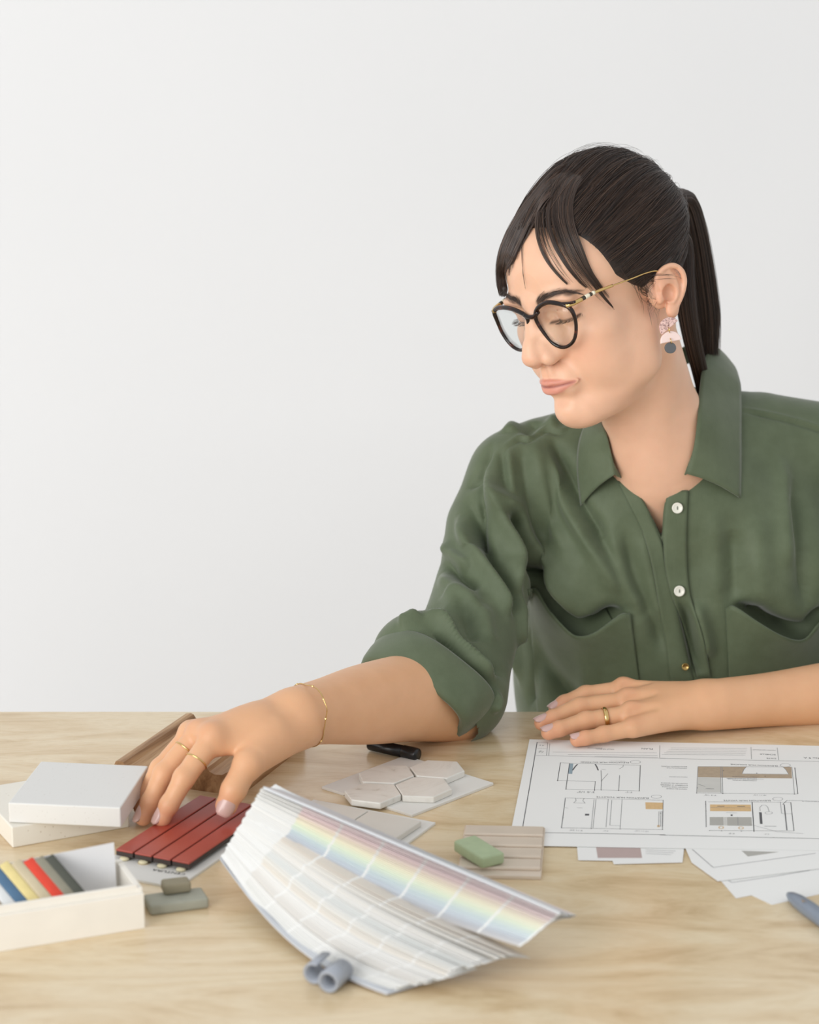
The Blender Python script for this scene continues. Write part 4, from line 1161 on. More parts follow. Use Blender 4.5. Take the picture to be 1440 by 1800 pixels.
def torus(c, ax, R, r, n=28, m=8, sq=1.0, up=(0, 0, 1)):
    ax = np.asarray(ax, float)/np.linalg.norm(ax); u = np.cross(up, ax); u /= np.linalg.norm(u); w = np.cross(ax, u)
    P = [np.asarray(c)+R*(u*math.cos(a)+w*math.sin(a)) for a in np.linspace(0, 2*math.pi, n, endpoint=False)]
    return tube(P, r, m, True, sq, ax)
for x, y in ((1175.5, 580), (1178.5, 599.5)):
    mesh_obj('link', *torus(ear_pt(x, y)+e_n*0.0012, (0.9, 0.1, 0.2), 0.0024, 0.00045, 16, 6), GOLD, earring)

# finger rings
def ring(a, b, u, R, r, label, sq=1.0, shift=(0, 0, 0)):
    a, b = np.asarray(a)/1000.0, np.asarray(b)/1000.0; c = a+(b-a)*u+np.asarray(shift)/1000.0
    o = mesh_obj('ring', *torus(c, b-a, R, r, 40, 8, sq), GOLD); tag(o, label, 'ring', 'thin gold finger rings'); return o
ring(i_j[0], i_j[1], 0.60, 0.0100, 0.0006, 'thin plain gold ring on the index finger reaching for the red tiles', 1.3)
ring(m_j[0], m_j[1], 0.42, 0.0104, 0.0006, 'thin gold ring on the middle finger of the reaching hand', 1.3)
rg = ring(g2_j[0], g2_j[1], 0.58, 0.0098, 0.0009, 'wide gold ring on the hand lying beside the drawings', 2.4)

# bracelet: fine chain with tiny beads, hanging loosely round the wrist
bc = at(529, 1260, 1.960); bu = at(523, 1205, 1.964)-bc; bw = at(574, 1246, 1.924)-bc
A = np.linspace(0, 2*math.pi, 121)[:-1]
lp = np.array([bc+bu*math.cos(a)*(1.0)+bw*math.sin(a) for a in A])
lp += np.stack([np.sin(A*9)*0.0005, np.cos(A*7)*0.0005, np.sin(A*11+1)*0.0005], 1)
bvr = bvh_of(skin_parts[1][0], skin_parts[1][1])
for i, q in enumerate(lp):                         # rest on the skin, never in it
    loc, nrm, _, dist = bvr.find_nearest(Vector(q))
    n_ = np.array(nrm); s_ = (q-np.array(loc)) @ n_
    if s_ < 0.0008: lp[i] = q + n_*(0.0008-s_)
for _ in range(3): lp = 0.5*lp+0.25*(np.roll(lp, 1, 0)+np.roll(lp, -1, 0))
bracelet = empty('bracelet', bc); tag(bracelet, 'fine gold chain bracelet hanging round the wrist of the reaching arm', 'bracelet')
mesh_obj('chain', *tube(lp, 0.00050, 6, True), GOLD, bracelet)
bead = None
import bmesh
bm = bmesh.new(); bmesh.ops.create_icosphere(bm, subdivisions=1, radius=0.0011); bme = bpy.data.meshes.new('bead'); bm.to_mesh(bme); bm.free(); bme.materials.append(GOLD)
for i in range(0, 120, 12):
    o = bpy.data.objects.new('bead', bme); COL.objects.link(o); o.location = lp[i]; put_under(o, bracelet)
# ------------------------------------------------------------------ material samples on the table
def hexa(name, base, z0, z1, mat, parent=None, bev=0.0006, seg=2):
    """prism over ground corners 'base' (list of xy) between heights z0 and z1, edges softened"""
    n = len(base); v = [(x, y, z0) for x, y in base]+[(x, y, z1) for x, y in base]
    f = [tuple(range(n-1, -1, -1)), tuple(range(n, 2*n))]+[(i, (i+1) % n, n+(i+1) % n, n+i) for i in range(n)]
    o = mesh_obj(name, v, f, mat, None, smooth=False)
    bm = bmesh.new(); bm.from_mesh(o.data); bmesh.ops.recalc_face_normals(bm, faces=bm.faces)
    if bev: bmesh.ops.bevel(bm, geom=bm.edges[:], offset=bev, segments=seg, affect='EDGES', profile=0.5)
    bm.to_mesh(o.data); bm.free()
    if parent is not None: put_under(o, parent)
    return o
def g(x, y, z=TZ): return on_table(x, y, z)[:2]
def rect(a, b, depth, side=1):
    """rectangle on the ground from edge a->b, going 'depth' to its left (away from the camera for a left-to-right edge)"""
    a, b = np.asarray(a), np.asarray(b); d = (b-a)/np.linalg.norm(b-a); n = np.array([-d[1], d[0]])*side
    return [a, b, b+n*depth, a+n*depth]

# oak moulding offcut
t = NT('oak'); t.set(Roughness=0.55)
tc = t.n('ShaderNodeTexCoord'); mp = t.n('ShaderNodeMapping'); mp.inputs['Scale'].default_value = (120, 7, 60); t.l(tc.outputs['Object'], mp.inputs['Vector'])
nz = t.n('ShaderNodeTexNoise', i_Scale=1.0, i_Detail=6.0, i_Roughness=0.65, i_Distortion=0.6); t.l(mp.outputs['Vector'], nz.inputs['Vector'])
t.l(t.ramp(nz.outputs['Fac'], [(0.3, srgb(128, 92, 60)), (0.48, srgb(172, 134, 96)), (0.62, srgb(196, 160, 120)), (0.75, srgb(160, 120, 82))]), t.b.inputs['Base Color'])
OAK = t.m
pA = np.array([-0.262, 1.993]); Wd = 0.123; du = np.array([math.cos(math.radians(-21)), math.sin(math.radians(-21))]); dl = np.array([-du[1], du[0]])
moulding = empty('oak_moulding', (*pA, TZ), math.atan2(dl[1], dl[0])-math.pi/2); tag(moulding, 'carved oak moulding offcut lying under the reaching hand', 'moulding')
prof = [(0, 0), (0, .013), (.012, .0165), (.05, .0175), (.075, .0165), (.10, .012), (.14, .009), (.19, .0085), (.24, .011), (.275, .0155), (.30, .0175), (.34, .0175), (.36, .014), (.40, .009), (.46, .0065), (.53, .0065), (.59, .009), (.64, .014), (.665, .0205), (.69, .022), (.74, .022), (.76, .019), (.80, .017), (.86, .0175), (.91, .0215), (.93, .025), (1.0, .025), (1.0, 0)]
mv, mf = [], []; Lm = 0.141; n = len(prof)
for l in (0, Lm):
    for u, z in prof: mv.append((u*Wd, l, z))
mf = [tuple(range(n)), tuple(range(2*n-1, n-1, -1))]+[(i, n+i, n+(i+1) % n, (i+1) % n) for i in range(n)]
o = recalc(mesh_obj('profile', mv, mf, OAK, None, smooth=False)); o.parent = moulding
# two pale stone samples
t = NT('white_stone'); t.set(Roughness=0.45)
tc = t.n('ShaderNodeTexCoord'); vn = t.n('ShaderNodeTexVoronoi', i_Scale=260.0); t.l(tc.outputs['Object'], vn.inputs['Vector'])
t.l(t.ramp(vn.outputs['Distance'], [(0.0, srgb(196, 190, 180)), (0.10, srgb(216, 215, 211)), (0.16, srgb(224, 223, 220))]), t.b.inputs['Base Color']); STONE1 = t.m
t = NT('cream_terrazzo'); t.set(Roughness=0.4)
tc = t.n('ShaderNodeTexCoord'); vn = t.n('ShaderNodeTexVoronoi', i_Scale=170.0); t.l(tc.outputs['Object'], vn.inputs['Vector'])
t.l(t.ramp(vn.outputs['Distance'], [(0.0, srgb(176, 158, 136)), (0.09, srgb(214, 206, 192)), (0.14, srgb(233, 228, 217))]), t.b.inputs['Base Color']); STONE2 = t.m
lowA = g(22, 1491); lowB = lowA+(g(213, 1457)-lowA)/np.linalg.norm(g(213, 1457)-lowA)*0.102
o = hexa('stone_slab', rect(lowA, lowB, 0.100), TZ, TZ+0.0185, STONE2, None, 0.0012, 3); tag(o, 'cream speckled stone sample, the lower of two stacked slabs', 'stone sample')
zz = TZ+0.0188
o = hexa('stone_slab', rect(g(15.6, 1446, zz), g(213, 1455, zz), 0.100), zz, zz+0.0175, STONE1, None, 0.0012, 3); tag(o, 'plain white stone sample, the upper of two stacked slabs', 'stone sample')

# red finger tiles on a printed card
CARDW = simple('white_card', srgb(226, 224, 219), 0.7, 0.01)
REDT = simple('brick_red_glaze', srgb(172, 70, 54), 0.38, 0.06, 40.0, 0.05, 300.0)
DARKT = simple('dark_tile_edge', srgb(66, 56, 52), 0.7, 0.08)
GLUE = simple('cream_glue', srgb(232, 222, 186), 0.5, 0.03)
INK = simple('black_print', srgb(40, 38, 38), 0.7)
zt = TZ+0.0105
fl, frr = g(202, 1492, zt), g(334, 1517, zt); bl, brr = g(351, 1397, zt), g(446, 1415, zt)
ax_c = (frr-fl)/np.linalg.norm(frr-fl); ax_l = np.array([-ax_c[1], ax_c[0]]); Wt = np.linalg.norm(frr-fl); Lt = 0.5*(np.linalg.norm(bl-fl)+np.linalg.norm(brr-frr))
redcard = empty('tile_sample_card', (*fl, TZ), math.atan2(ax_c[1], ax_c[0])); tag(redcard, 'brick red finger tile sample on white card under the fingertips', 'tile sample')
def loc_box(name, u0, u1, v0, v1, z0, z1, mat, parent, bev=0.0005):
    o = hexa(name, [(u0, v0), (u1, v0), (u1, v1), (u0, v1)], z0, z1, mat, None, bev); o.parent = parent; return o
loc_box('card', -0.004, Wt+0.006, -0.030, Lt+0.008, 0.0, 0.0022, CARDW, redcard, 0.0002)
ws = Wt/4
for k in range(4):
    s_ = loc_box('tile', k*ws+0.0008, (k+1)*ws-0.0008, 0.0, Lt, 0.0088, 0.0105, REDT, redcard, 0.0007)
    b_ = loc_box('tile_body', k*ws+0.0009, (k+1)*ws-0.0009, 0.0003, Lt-0.0003, 0.0050, 0.0088, DARKT, redcard, 0.0003)
    for vv in (0.004, 0.5*Lt, Lt-0.008):
        m_ = bmesh.new(); bmesh.ops.create_uvsphere(m_, u_segments=12, v_segments=8, radius=1.0)
        bmesh.ops.scale(m_, vec=(0.0042, 0.0040, 0.0015), verts=m_.verts); me = bpy.data.meshes.new('glue_dab'); m_.to_mesh(me); m_.free(); me.materials.append(GLUE)
        for p_ in me.polygons: p_.use_smooth = True
        o = bpy.data.objects.new('glue_dab', me); COL.objects.link(o); o.parent = redcard; o.location = ((k+0.5)*ws, vv-0.0035, 0.0036)
# hole punched in the card: a dark ring with the table showing (built as an inset disc of table material)
hu, hv = np.array([(g(254, 1520.5)-fl) @ ax_c, (g(254, 1520.5)-fl) @ ax_l])
hv_, hf_ = lathe([(0.0055, 0.0), (0.0055, 0.00018)], 28, (hu, hv, 0.0022), (0, 0, 1), (1, 0, 0))
o = mesh_obj('punched_hole', hv_, hf_, TABLEM, None, smooth=False); o.parent = redcard
def text_mesh(body, width, loc, rot, mat, parent=None, name='printed_text', squash=1.0):
    """lettering as flat mesh: 'width' long along its baseline, starting at loc, lying on the table, turned by rot about z"""
    cu = bpy.data.curves.new(name, 'FONT'); cu.body = body; cu.size = 1.0; cu.resolution_u = 2
    tmp = bpy.data.objects.new(name, cu); COL.objects.link(tmp)
    dg = bpy.context.evaluated_depsgraph_get(); me = bpy.data.meshes.new_from_object(tmp.evaluated_get(dg))
    bpy.data.objects.remove(tmp)
    co = np.empty(len(me.vertices)*3); me.vertices.foreach_get('co', co); co = co.reshape(-1, 3)
    s_ = width/max(1e-6, co[:, 0].max()-co[:, 0].min()); co[:, 0] = (co[:, 0]-co[:, 0].min())*s_; co[:, 1] *= s_*squash; co[:, 2] = 0
    c_, n_ = math.cos(rot), math.sin(rot)
    co = np.stack([loc[0]+co[:, 0]*c_-co[:, 1]*n_, loc[1]+co[:, 0]*n_+co[:, 1]*c_, np.full(len(co), loc[2])], 1)
    me.vertices.foreach_set('co', co.ravel()); me.update(); me.materials.clear(); me.materials.append(mat)
    o = bpy.data.objects.new(name, me); COL.objects.link(o)
    if parent is not None: put_under(o, parent)
    return o
def text_px(body, start, end, z, mat, parent, squash=1.0):
    a, b = on_table(*start, z), on_table(*end, z); d = b-a
    return text_mesh(body, np.linalg.norm(d[:2]), a, math.atan2(d[1], d[0]), mat, parent, squash=squash)
text_px('CENTURA', (327, 1535.5), (270, 1527), TZ+0.0024, INK, redcard, 0.9)

# pastel sticks: soft rounded blocks
def pastel(name, mat, base, z0, z1, label, cat='pastel', group=None, bev=0.0022):
    o = hexa(name, base, z0, z1, mat, None, bev, 3)
    for p in o.data.polygons: p.use_smooth = True
    tag(o, label, cat, group); return o
GREYP = simple('grey_pastel', srgb(164, 164, 150), 0.75, 0.05, 120.0, 0.1, 500.0)
TAUPE = simple('taupe_pastel', srgb(146, 138, 116), 0.75, 0.05, 120.0, 0.1, 500.0)
GREENP = simple('sage_pastel', srgb(172, 188, 152), 0.75, 0.04, 120.0, 0.1, 500.0)
pastel('pastel_stick', GREYP, rect(g(264, 1611), g(368, 1597), 0.024), TZ, TZ+0.0088, 'pale grey pastel stick lying flat beside the chalk box', 'pastel')
pastel('pastel_stick', TAUPE, rect(g(289, 1575, TZ+0.009), g(337, 1569, TZ+0.009), 0.014), TZ+0.009, TZ+0.0178, 'small taupe pastel stick resting on the pale grey one', 'pastel')
# ribbed beige tile with the green pastel on it
RIB = simple('pinkish_beige_glaze', srgb(220, 205, 188), 0.35, 0.03, 60.0)
c1, c2, c3, c4 = g(803.6, 1544), g(951.5, 1547), g(958.5, 1461), g(816.8, 1458)
ribbed = empty('ribbed_tile', (*c1, TZ)); tag(ribbed, 'beige ribbed tile sample beneath the green pastel', 'tile sample')
def lerp2(u, v): return (1-v)*((1-u)*c1+u*c2)+v*((1-u)*c4+u*c3)
hexa('base', [lerp2(0, 0), lerp2(1, 0), lerp2(1, 1), lerp2(0, 1)], TZ, TZ+0.0032, RIB, ribbed, 0.0006)
vs_ = [0.09, 0.31, 0.53, 0.765, 1.0]
prev = 0.10
for k, (v0, v1) in enumerate(((0.10, 0.315), (0.325, 0.54), (0.55, 0.765), (0.775, 0.995))):
    q = [lerp2(0.01, v0), lerp2(0.985, v0), lerp2(0.985, v1), lerp2(0.01, v1)]
    o = hexa('rib', q, TZ+0.003, TZ+0.0062, RIB, None, 0.0012, 2)
    for vv in o.data.vertices:                                # ribs slope down towards the far side
        d_ = (vv.co.y-min(q[0][1], q[1][1]))/max(1e-6, (q[2][1]-q[1][1]))
        if vv.co.z > TZ+0.0045: vv.co.z -= 0.0016*max(0, min(1, d_))
    put_under(o, ribbed)
pastel('pastel_stick', GREENP, [g(846.7, 1528.6, TZ+0.0062), g(887.6, 1519, TZ+0.0062), g(835, 1486.5, TZ+0.0062), g(797, 1497, TZ+0.0062)], TZ+0.0064, TZ+0.0162, 'sage green pastel stick lying on the ribbed beige tile', 'pastel')

# marble hexagons on a white board
t = NT('white_marble'); t.set(Roughness=0.3)
tc = t.n('ShaderNodeTexCoord'); nz = t.n('ShaderNodeTexNoise', i_Scale=26.0, i_Detail=8.0, i_Roughness=0.6, i_Distortion=2.2); t.l(tc.outputs['Object'], nz.inputs['Vector'])
t.l(t.ramp(nz.outputs['Fac'], [(0.28, srgb(190, 184, 172)), (0.36, srgb(220, 216, 208)), (0.5, srgb(228, 225, 218)), (1.0, srgb(233, 230, 224))]), t.b.inputs['Base Color']); MARBLE = t.m
bc_ = [g(565.6, 1387), g(724.4, 1437), g(867.8, 1380.5), g(713, 1332)]
hexset = empty('hexagon_tile_board', (*((bc_[0]+bc_[2])/2), TZ)); tag(hexset, 'white marble hexagon tiles glued on a white board', 'tile sample')
hexa('board', bc_, TZ, TZ+0.0025, CARDW, hexset, 0.0004)
zh = TZ+0.0085
HX = [[(630, 1359), (664.5, 1344.5), (717, 1345.5), (729, 1363), (693.5, 1376.8), (637, 1374)],
      [(720, 1348), (751, 1335.5), (804.5, 1338), (818, 1354.5), (786.5, 1368), (732, 1363.5)],
      [(604.5, 1390), (638, 1376.5), (693.5, 1378), (706, 1396.5), (669, 1412), (617, 1405.5)],
      [(694.5, 1379), (727, 1365.5), (781, 1367.5), (795.5, 1386.5), (763, 1401), (708, 1399)]]
for q in HX:
    P = [g(x, y, zh) for x, y in q]; c_ = np.mean(P, 0)
    hexa('hexagon_tile', [c_+(p-c_)*0.985 for p in P], TZ+0.0026, zh, MARBLE, hexset, 0.0009, 3)
# strip of mesh backing peeping out under the near hexagon
NET = simple('mesh_backing', srgb(150, 132, 104), 0.8, 0.15, 300.0)
nv_, nf_ = [], []
rr_ = random.Random(4)
for k in range(26):
    u = k/25; p0 = np.array([*(g(607, 1402)*(1-u)+g(668, 1417)*u), TZ+0.0031]); d_ = np.array([rr_.uniform(-.002, .002), -rr_.uniform(0.002, 0.006), -0.0004])
    vv, ff = tube([p0-d_, p0+d_*0.5, p0+d_], 0.0004, 5); nf_ += [tuple(i+len(nv_) for i in q) for q in ff]; nv_ += list(vv)
o = mesh_obj('mesh_backing', nv_, nf_, NET, hexset); o['kind'] = 'stuff'

# two plain white tiles on a board
WT = simple('matt_white_glaze', srgb(216, 212, 204), 0.4, 0.015, 60.0)
b0, b1 = g(713, 1489), g(766, 1450); d1 = (b1-b0)/np.linalg.norm(b1-b0); d0 = np.array([-d1[1], d1[0]])
plain = empty('plain_tile_board', (*b0, TZ)); tag(plain, 'two plain white square tiles on a white board beside the colour deck', 'tile sample')
hexa('board', [b0, b1, b1+d0*0.118, b0+d0*0.118], TZ, TZ+0.0024, CARDW, plain, 0.0004)
zt2 = TZ+0.0075
T2 = [g(694.5, 1474.5, zt2), g(741, 1443, zt2), g(655.8, 1428, zt2), g(625.5, 1448, zt2)]
e1 = (T2[1]-T2[0]); e0 = (T2[3]-T2[0]); e0n = np.array([-e1[1], e1[0]])/np.linalg.norm(e1); side = np.linalg.norm(e1)
hexa('tile', [T2[0], T2[1], T2[1]+e0n*0.050, T2[0]+e0n*0.050], TZ+0.0026, zt2, WT, plain, 0.0009, 3)
s0 = T2[0]+e0n*0.0512; s1 = T2[1]+e0n*0.0512
hexa('tile', [s0, s1, s1+e0n*0.050, s0+e0n*0.050], TZ+0.0026, zt2, WT, plain, 0.0009, 3)

# black marker under the forearm
BLK = simple('black_plastic', srgb(24, 24, 26), 0.3, 0.1)
WINK = simple('white_print', srgb(220, 220, 220), 0.6)
mA, mB = on_table(668, 1312, TZ+0.0062), on_table(735, 1327, TZ+0.0062); md = (mB-mA)/np.linalg.norm(mB-mA)
marker = empty('marker', mA); tag(marker, 'black marker pen poking out from under the forearm', 'marker')
def turned(name, o_, ax, prof, mat, parent, n=28):
    return recalc(mesh_obj(name, *lathe(prof, n, o_, ax, (0, 0, 1)), mat, parent))
Lk = np.linalg.norm(mB-mA)
turned('barrel', mA, md, [(0.002, -0.012), (0.0050, -0.0115), (0.0056, -0.010), (0.0056, Lk-0.0165), (0.003, Lk-0.016)], BLK, marker)
turned('cap', mA, md, [(0.0057, Lk-0.016), (0.0062, Lk-0.0155), (0.0062, Lk-0.0015), (0.0056, Lk), (0.001, Lk)], BLK, marker)
for k, (a_, w_) in enumerate(((0.35, 0.006), (0.55, 0.009), (0.78, 0.005))):
    c_ = mA+md*(Lk-0.018-0.022*(1-a_)); up_ = np.array([0.05, -0.45, 0.89]); sd2 = np.cross(md, up_); sd2 /= np.linalg.norm(sd2)
    q = [c_+md*a*w_*0.5+up_/np.linalg.norm(up_)*0.00575*math.cos(b)+sd2*0.00575*math.sin(b) for b in (-0.25, 0.25) for a in (-1, 1)]
    mesh_obj('printed_mark', q, [(0, 1, 3, 2)], WINK, marker, smooth=False)
# grey pen at the right edge
PENM = simple('slate_plastic', srgb(122, 132, 146), 0.3, 0.03)
PGOLD = simple('printed_gold', srgb(176, 140, 80), 0.5)
pa, pb = on_table(1386, 1572, TZ+0.005), on_table(1520, 1668, TZ+0.0062); pdv = pb-pa; pl_ = np.linalg.norm(pdv); pdv /= pl_
pen = empty('pen', pa); tag(pen, 'slate grey pen with a tapered end at the right table edge', 'pen')
turned('barrel', pa, pdv, [(0.0004, -0.001), (0.0022, 0.0004), (0.0042, 0.006), (0.0058, 0.016), (0.0064, 0.03), (0.0064, pl_+0.05), (0.003, pl_+0.052)], PENM, pen)
text_mesh('A', 0.004, (on_table(1411, 1586, TZ+0.0117)), 0.4, PGOLD, pen)
# ------------------------------------------------------------------ wooden box of chalk pastels
BOXW = simple('pale_plywood', srgb(243, 238, 228), 0.55, 0.03, 30.0)
fr_, fl_ = g(255, 1632), g(-150, 1698)
du = (fr_-fl_)/np.linalg.norm(fr_-fl_); dn = np.array([-du[1], du[0]])
Lb = np.linalg.norm(fr_-fl_)
box = empty('chalk_box', (*fl_, TZ), math.atan2(du[1], du[0])); tag(box, 'pale wooden box holding coloured chalk pastels in the near left corner', 'box')
Hb, Db = 0.0290, 0.062
loc_box('front_wall', 0, Lb, 0, 0.0035, 0.0, Hb-0.0005, BOXW, box)
loc_box('front_lining', 0.0035, Lb-0.004, 0.0038, 0.0068, 0.003, Hb+0.0055, BOXW, box)
loc_box('back_wall', 0, Lb, Db-0.0045, Db, 0.0, Hb+0.004, BOXW, box)
loc_box('end_wall', Lb-0.0045, Lb, 0.0036, Db-0.0046, 0.0, Hb+0.003, BOXW, box)
loc_box('end_wall', 0, 0.0045, 0.0036, Db-0.0046, 0.0, Hb+0.003, BOXW, box)
loc_box('floor', 0.0046, Lb-0.0046, 0.0037, Db-0.0047, 0.001, 0.0035, BOXW, box)
bm_ = Matrix.Translation((*fl_, TZ)) @ Matrix.Rotation(math.atan2(du[1], du[0]), 4, 'Z')
def in_box(u, v, z): return np.array(bm_ @ Vector((u, v, z)))
# white card standing along the back
def card_u(px, py, v, z):
    """distance along the box where the pixel's ray passes depth v"""
    d = ray(px, py); n3 = np.array([dn[0], dn[1], 0]); o3 = np.array([*fl_, TZ])+n3*v
    t_ = ((o3-CAM) @ n3)/(d @ n3); p = CAM+d*t_; return (p-np.array([*fl_, TZ])) @ np.array([du[0], du[1], 0]), p[2]-TZ
vc = 0.045
u0, z0 = card_u(8, 1522, vc, 0); u1, z1 = card_u(201, 1482, vc, 0)
WCARD = simple('white_paper', srgb(236, 236, 238), 0.8, 0.005)
cv = [(u0-0.06, vc, 0.004), (u1+0.001, vc, 0.004), (u1, vc+0.001, z1), (u0-0.06, vc+0.001, z1-(z1-z0)*1.4)]
vv = [in_box(*q) for q in cv]+[in_box(q[0], q[1]+0.0006, q[2]) for q in cv]
o = recalc(mesh_obj('paper_card', vv, [(0,1,2,3),(7,6,5,4),(0,4,5,1),(1,5,6,2),(2,6,7,3),(3,7,4,0)], WCARD, None, smooth=False)); tag(o, 'blank white card standing behind the chalks in the box', 'card')
# the chalks lean from the front wall back towards the card
CH = [  # (pixel of the front end, colour, words)
    (135, (84, 86, 78), 'dark charcoal chalk, nearest the free end of the box'), (117, (146, 142, 126), 'warm grey chalk between the red and charcoal ones'),
    (99, (222, 74, 56), 'bright red chalk in the wooden box'), (77, (206, 192, 162), 'beige chalk between the yellow and red ones'),
    (55, (232, 214, 150), 'pale yellow chalk in the wooden box'), (34, (84, 116, 146), 'denim blue chalk in the wooden box'),
    (12, (226, 228, 228), 'white chalk beside the blue one in the box'), (-12, (190, 176, 150), 'sand coloured chalk at the left frame edge'), (-36, (120, 96, 80), 'brown chalk furthest left in the box')]
def rbox(o_, ex, ey, ez, sx_, sy_, sz_, mat, name, bev=0.0014):
    v = [o_+ex*a*sx_/2+ey*b*sy_/2+ez*c*sz_/2 for c in (-1, 1) for a, b in ((-1, -1), (1, -1), (1, 1), (-1, 1))]
    o = mesh_obj(name, v, [(3,2,1,0),(4,5,6,7),(0,1,5,4),(1,2,6,5),(2,3,7,6),(3,0,4,7)], mat, None, smooth=False)
    bm = bmesh.new(); bm.from_mesh(o.data); bmesh.ops.recalc_face_normals(bm, faces=bm.faces); bmesh.ops.bevel(bm, geom=bm.edges[:], offset=bev, segments=2, affect='EDGES', profile=0.5); bm.to_mesh(o.data); bm.free()
    for p in o.data.polygons: p.use_smooth = True
    return o
for k, (px, col, words) in enumerate(CH):
    uu, zz_ = card_u(px+7, 1572+0.16*(135-px)*1.0, 0.012, 0)
    a = in_box(uu, 0.0120, 0.0310); b = in_box(uu-0.016, 0.0400, 0.0520)
    d = b-a; d /= np.linalg.norm(d); ex = np.array([du[0], du[1], 0]); ex = ex-d*(ex @ d); ex /= np.linalg.norm(ex); ez = np.cross(d, ex); ez = ez if ez[2] > 0 else -ez
    L_ = 0.042
    m_ = simple('chalk_%s' % words.split()[0], srgb(*col), 0.85, 0.04, 150.0, 0.12, 600.0)
    c_ = (a+b)/2 - ez*0.0048
    o = rbox(c_, ex, d, ez, 0.0090, L_, 0.0095, m_, 'chalk')
    tag(o, words, 'chalk', 'chalks in the wooden box')
# ------------------------------------------------------------------ colour fan deck
t = NT('printed_swatches'); t.set(Roughness=0.5)
a_ = t.n('ShaderNodeAttribute', attribute_name='Col'); t.l(a_.outputs['Color'], t.b.inputs['Base Color']); SWATCH = t.m
COVER = simple('grey_cover', srgb(206, 210, 216), 0.35, 0.01)
def tz(x, y, h): return on_table(x, y, TZ+h)
NL1, NL2 = 30, 44
deck = empty('fan_deck', (*on_table(640, 1600)[:2], TZ)); tag(deck, 'large fan deck of pastel and white paint colour strips, splayed open', 'fan deck')
def col_mix(stops, u):
    x = [s[0] for s in stops]; return np.array([np.interp(u, x, [srgb(*s[1])[k] for s in stops]) for k in range(3)])
RAIN = [(0, (244, 228, 230)), (0.18, (244, 220, 222)), (0.3, (246, 230, 214)), (0.42, (247, 242, 212)), (0.55, (224, 236, 212)), (0.68, (202, 220, 222)), (0.8, (190, 202, 214)), (0.92, (184, 186, 194)), (1, (208, 204, 202))]
NEUT = [(0, (218, 206, 192)), (0.06, (234, 230, 222)), (0.2, (236, 234, 230)), (0.3, (220, 223, 221)), (0.36, (234, 232, 226)), (0.5, (234, 226, 214)), (0.56, (238, 237, 234)), (0.7, (226, 221, 214)), (0.78, (240, 239, 236)), (0.9, (226, 226, 222)), (1, (238, 238, 236))]
rg_ = random.Random(7)
white = np.array(srgb(242, 242, 240)[:3])
def leaf(name, A, B, bow, wv, th, colf, mat, n=44):
    """one strip from end A to end B (front long edge), width vector wv at each end, bowed by 'bow'"""
    cuts = [0.0, 0.15]+[x for k in range(6) for x in (0.15+k*0.142+0.134, 0.15+k*0.142+0.142)]+[1.0]
    v, f, c = [], [], []
    for k in range(len(cuts)-1):
        t0, t1 = cuts[k], cuts[k+1]; m = 5 if t1-t0 > 0.03 else 1
        base = len(v)
        for i in range(m+1):
            tt = t0+(t1-t0)*i/m; s_ = math.sin(math.pi*tt)
            p = A*(1-tt)+B*tt+bow*s_; w = wv[0]*(1-tt)+wv[1]*tt
            col = colf(0.5*(t0+t1))
            for q in (p, p+w, p+w-np.array([0, 0, th]), p-np.array([0, 0, th])): v.append(q); c.append(col)
        for i in range(m):
            a = base+i*4
            for e in range(4): f.append((a+e, a+(e+1) % 4, a+4+(e+1) % 4, a+4+e))
        if k == 0: f.append((base, base+1, base+2, base+3))
        if k == len(cuts)-2: f.append(tuple(base+m*4+e for e in (3, 2, 1, 0)))
    return recalc(mesh_obj(name, v, f, mat, deck, smooth=False, color=np.array(c)))
# left ends (all stacked), right ends (fanned)
def lerp(a, b, u): return a*(1-u)+b*u
tot = NL1+NL2
for i in range(tot):
    u = i/(tot-1)
    A = tz(lerp(461, 389, u), lerp(1385, 1505, u), lerp(0.088, 0.028, u))
    A = A + np.array([rg_.uniform(-1, 1)*0.0012, 0, 0])
    if i < NL1:
        w = i/(NL1-1); B = tz(lerp(985, 914, w), lerp(1606, 1664, w)+rg_.uniform(-1, 1), lerp(0.046, 0.026, w)); bow = np.array([0, -0.004*w, -0.010*w])
        base = col_mix(RAIN, w); part = 0.0
    else:
        w = (i-NL1)/(NL2-1); B = tz(lerp(878, 682, w)+rg_.uniform(-5, 5)+[14, -8, 10, -12, 4][int(w*9.9) % 5], np.interp(w, [0, .45, .6, 1], [1678, 1711, 1722, 1742]), lerp(0.0245, 0.002, w)); bow = np.array([-0.002, -0.006-0.020*w, -0.004-0.006*w])
        base = col_mix(NEUT, w)
    br_ = rg_.uniform(0.96, 1.03)
    d = B-A; d /= np.linalg.norm(d); back = np.array([-d[1], d[0], 0]); back = back/np.linalg.norm(back)
    if back[1] < 0: back = -back
    tl = math.radians(np.interp(i, [0, 4, 14, tot], [-23, -18, 14, 20])); tr_ = math.radians(np.interp(i, [0, 4, 14, NL1-1, NL1, NL1+8, tot], [-23, -18, 8, 10, -24, -6, 0]))
    wv = (back*0.026*math.cos(tl)+np.array([0, 0, 0.026*math.sin(tl)]), back*0.026*math.cos(tr_)+np.array([0, 0, 0.026*math.sin(tr_)]))
    def colf(tt, base=base, br_=br_, w=w):
        if tt < 0.15: return white*0.97
        k = (tt-0.15)/0.142; fr_k = k-math.floor(k)
        if fr_k > 0.944: return white
        s_ = 0.82+0.18*(1-min(1, math.floor(k)/5.0))
        return np.clip((base*s_*br_+white*(1-s_)*0.6)*0.78+white*0.22, 0, 1)
    leaf('colour_strip', A, B, bow, wv, 0.00045, colf, SWATCH)
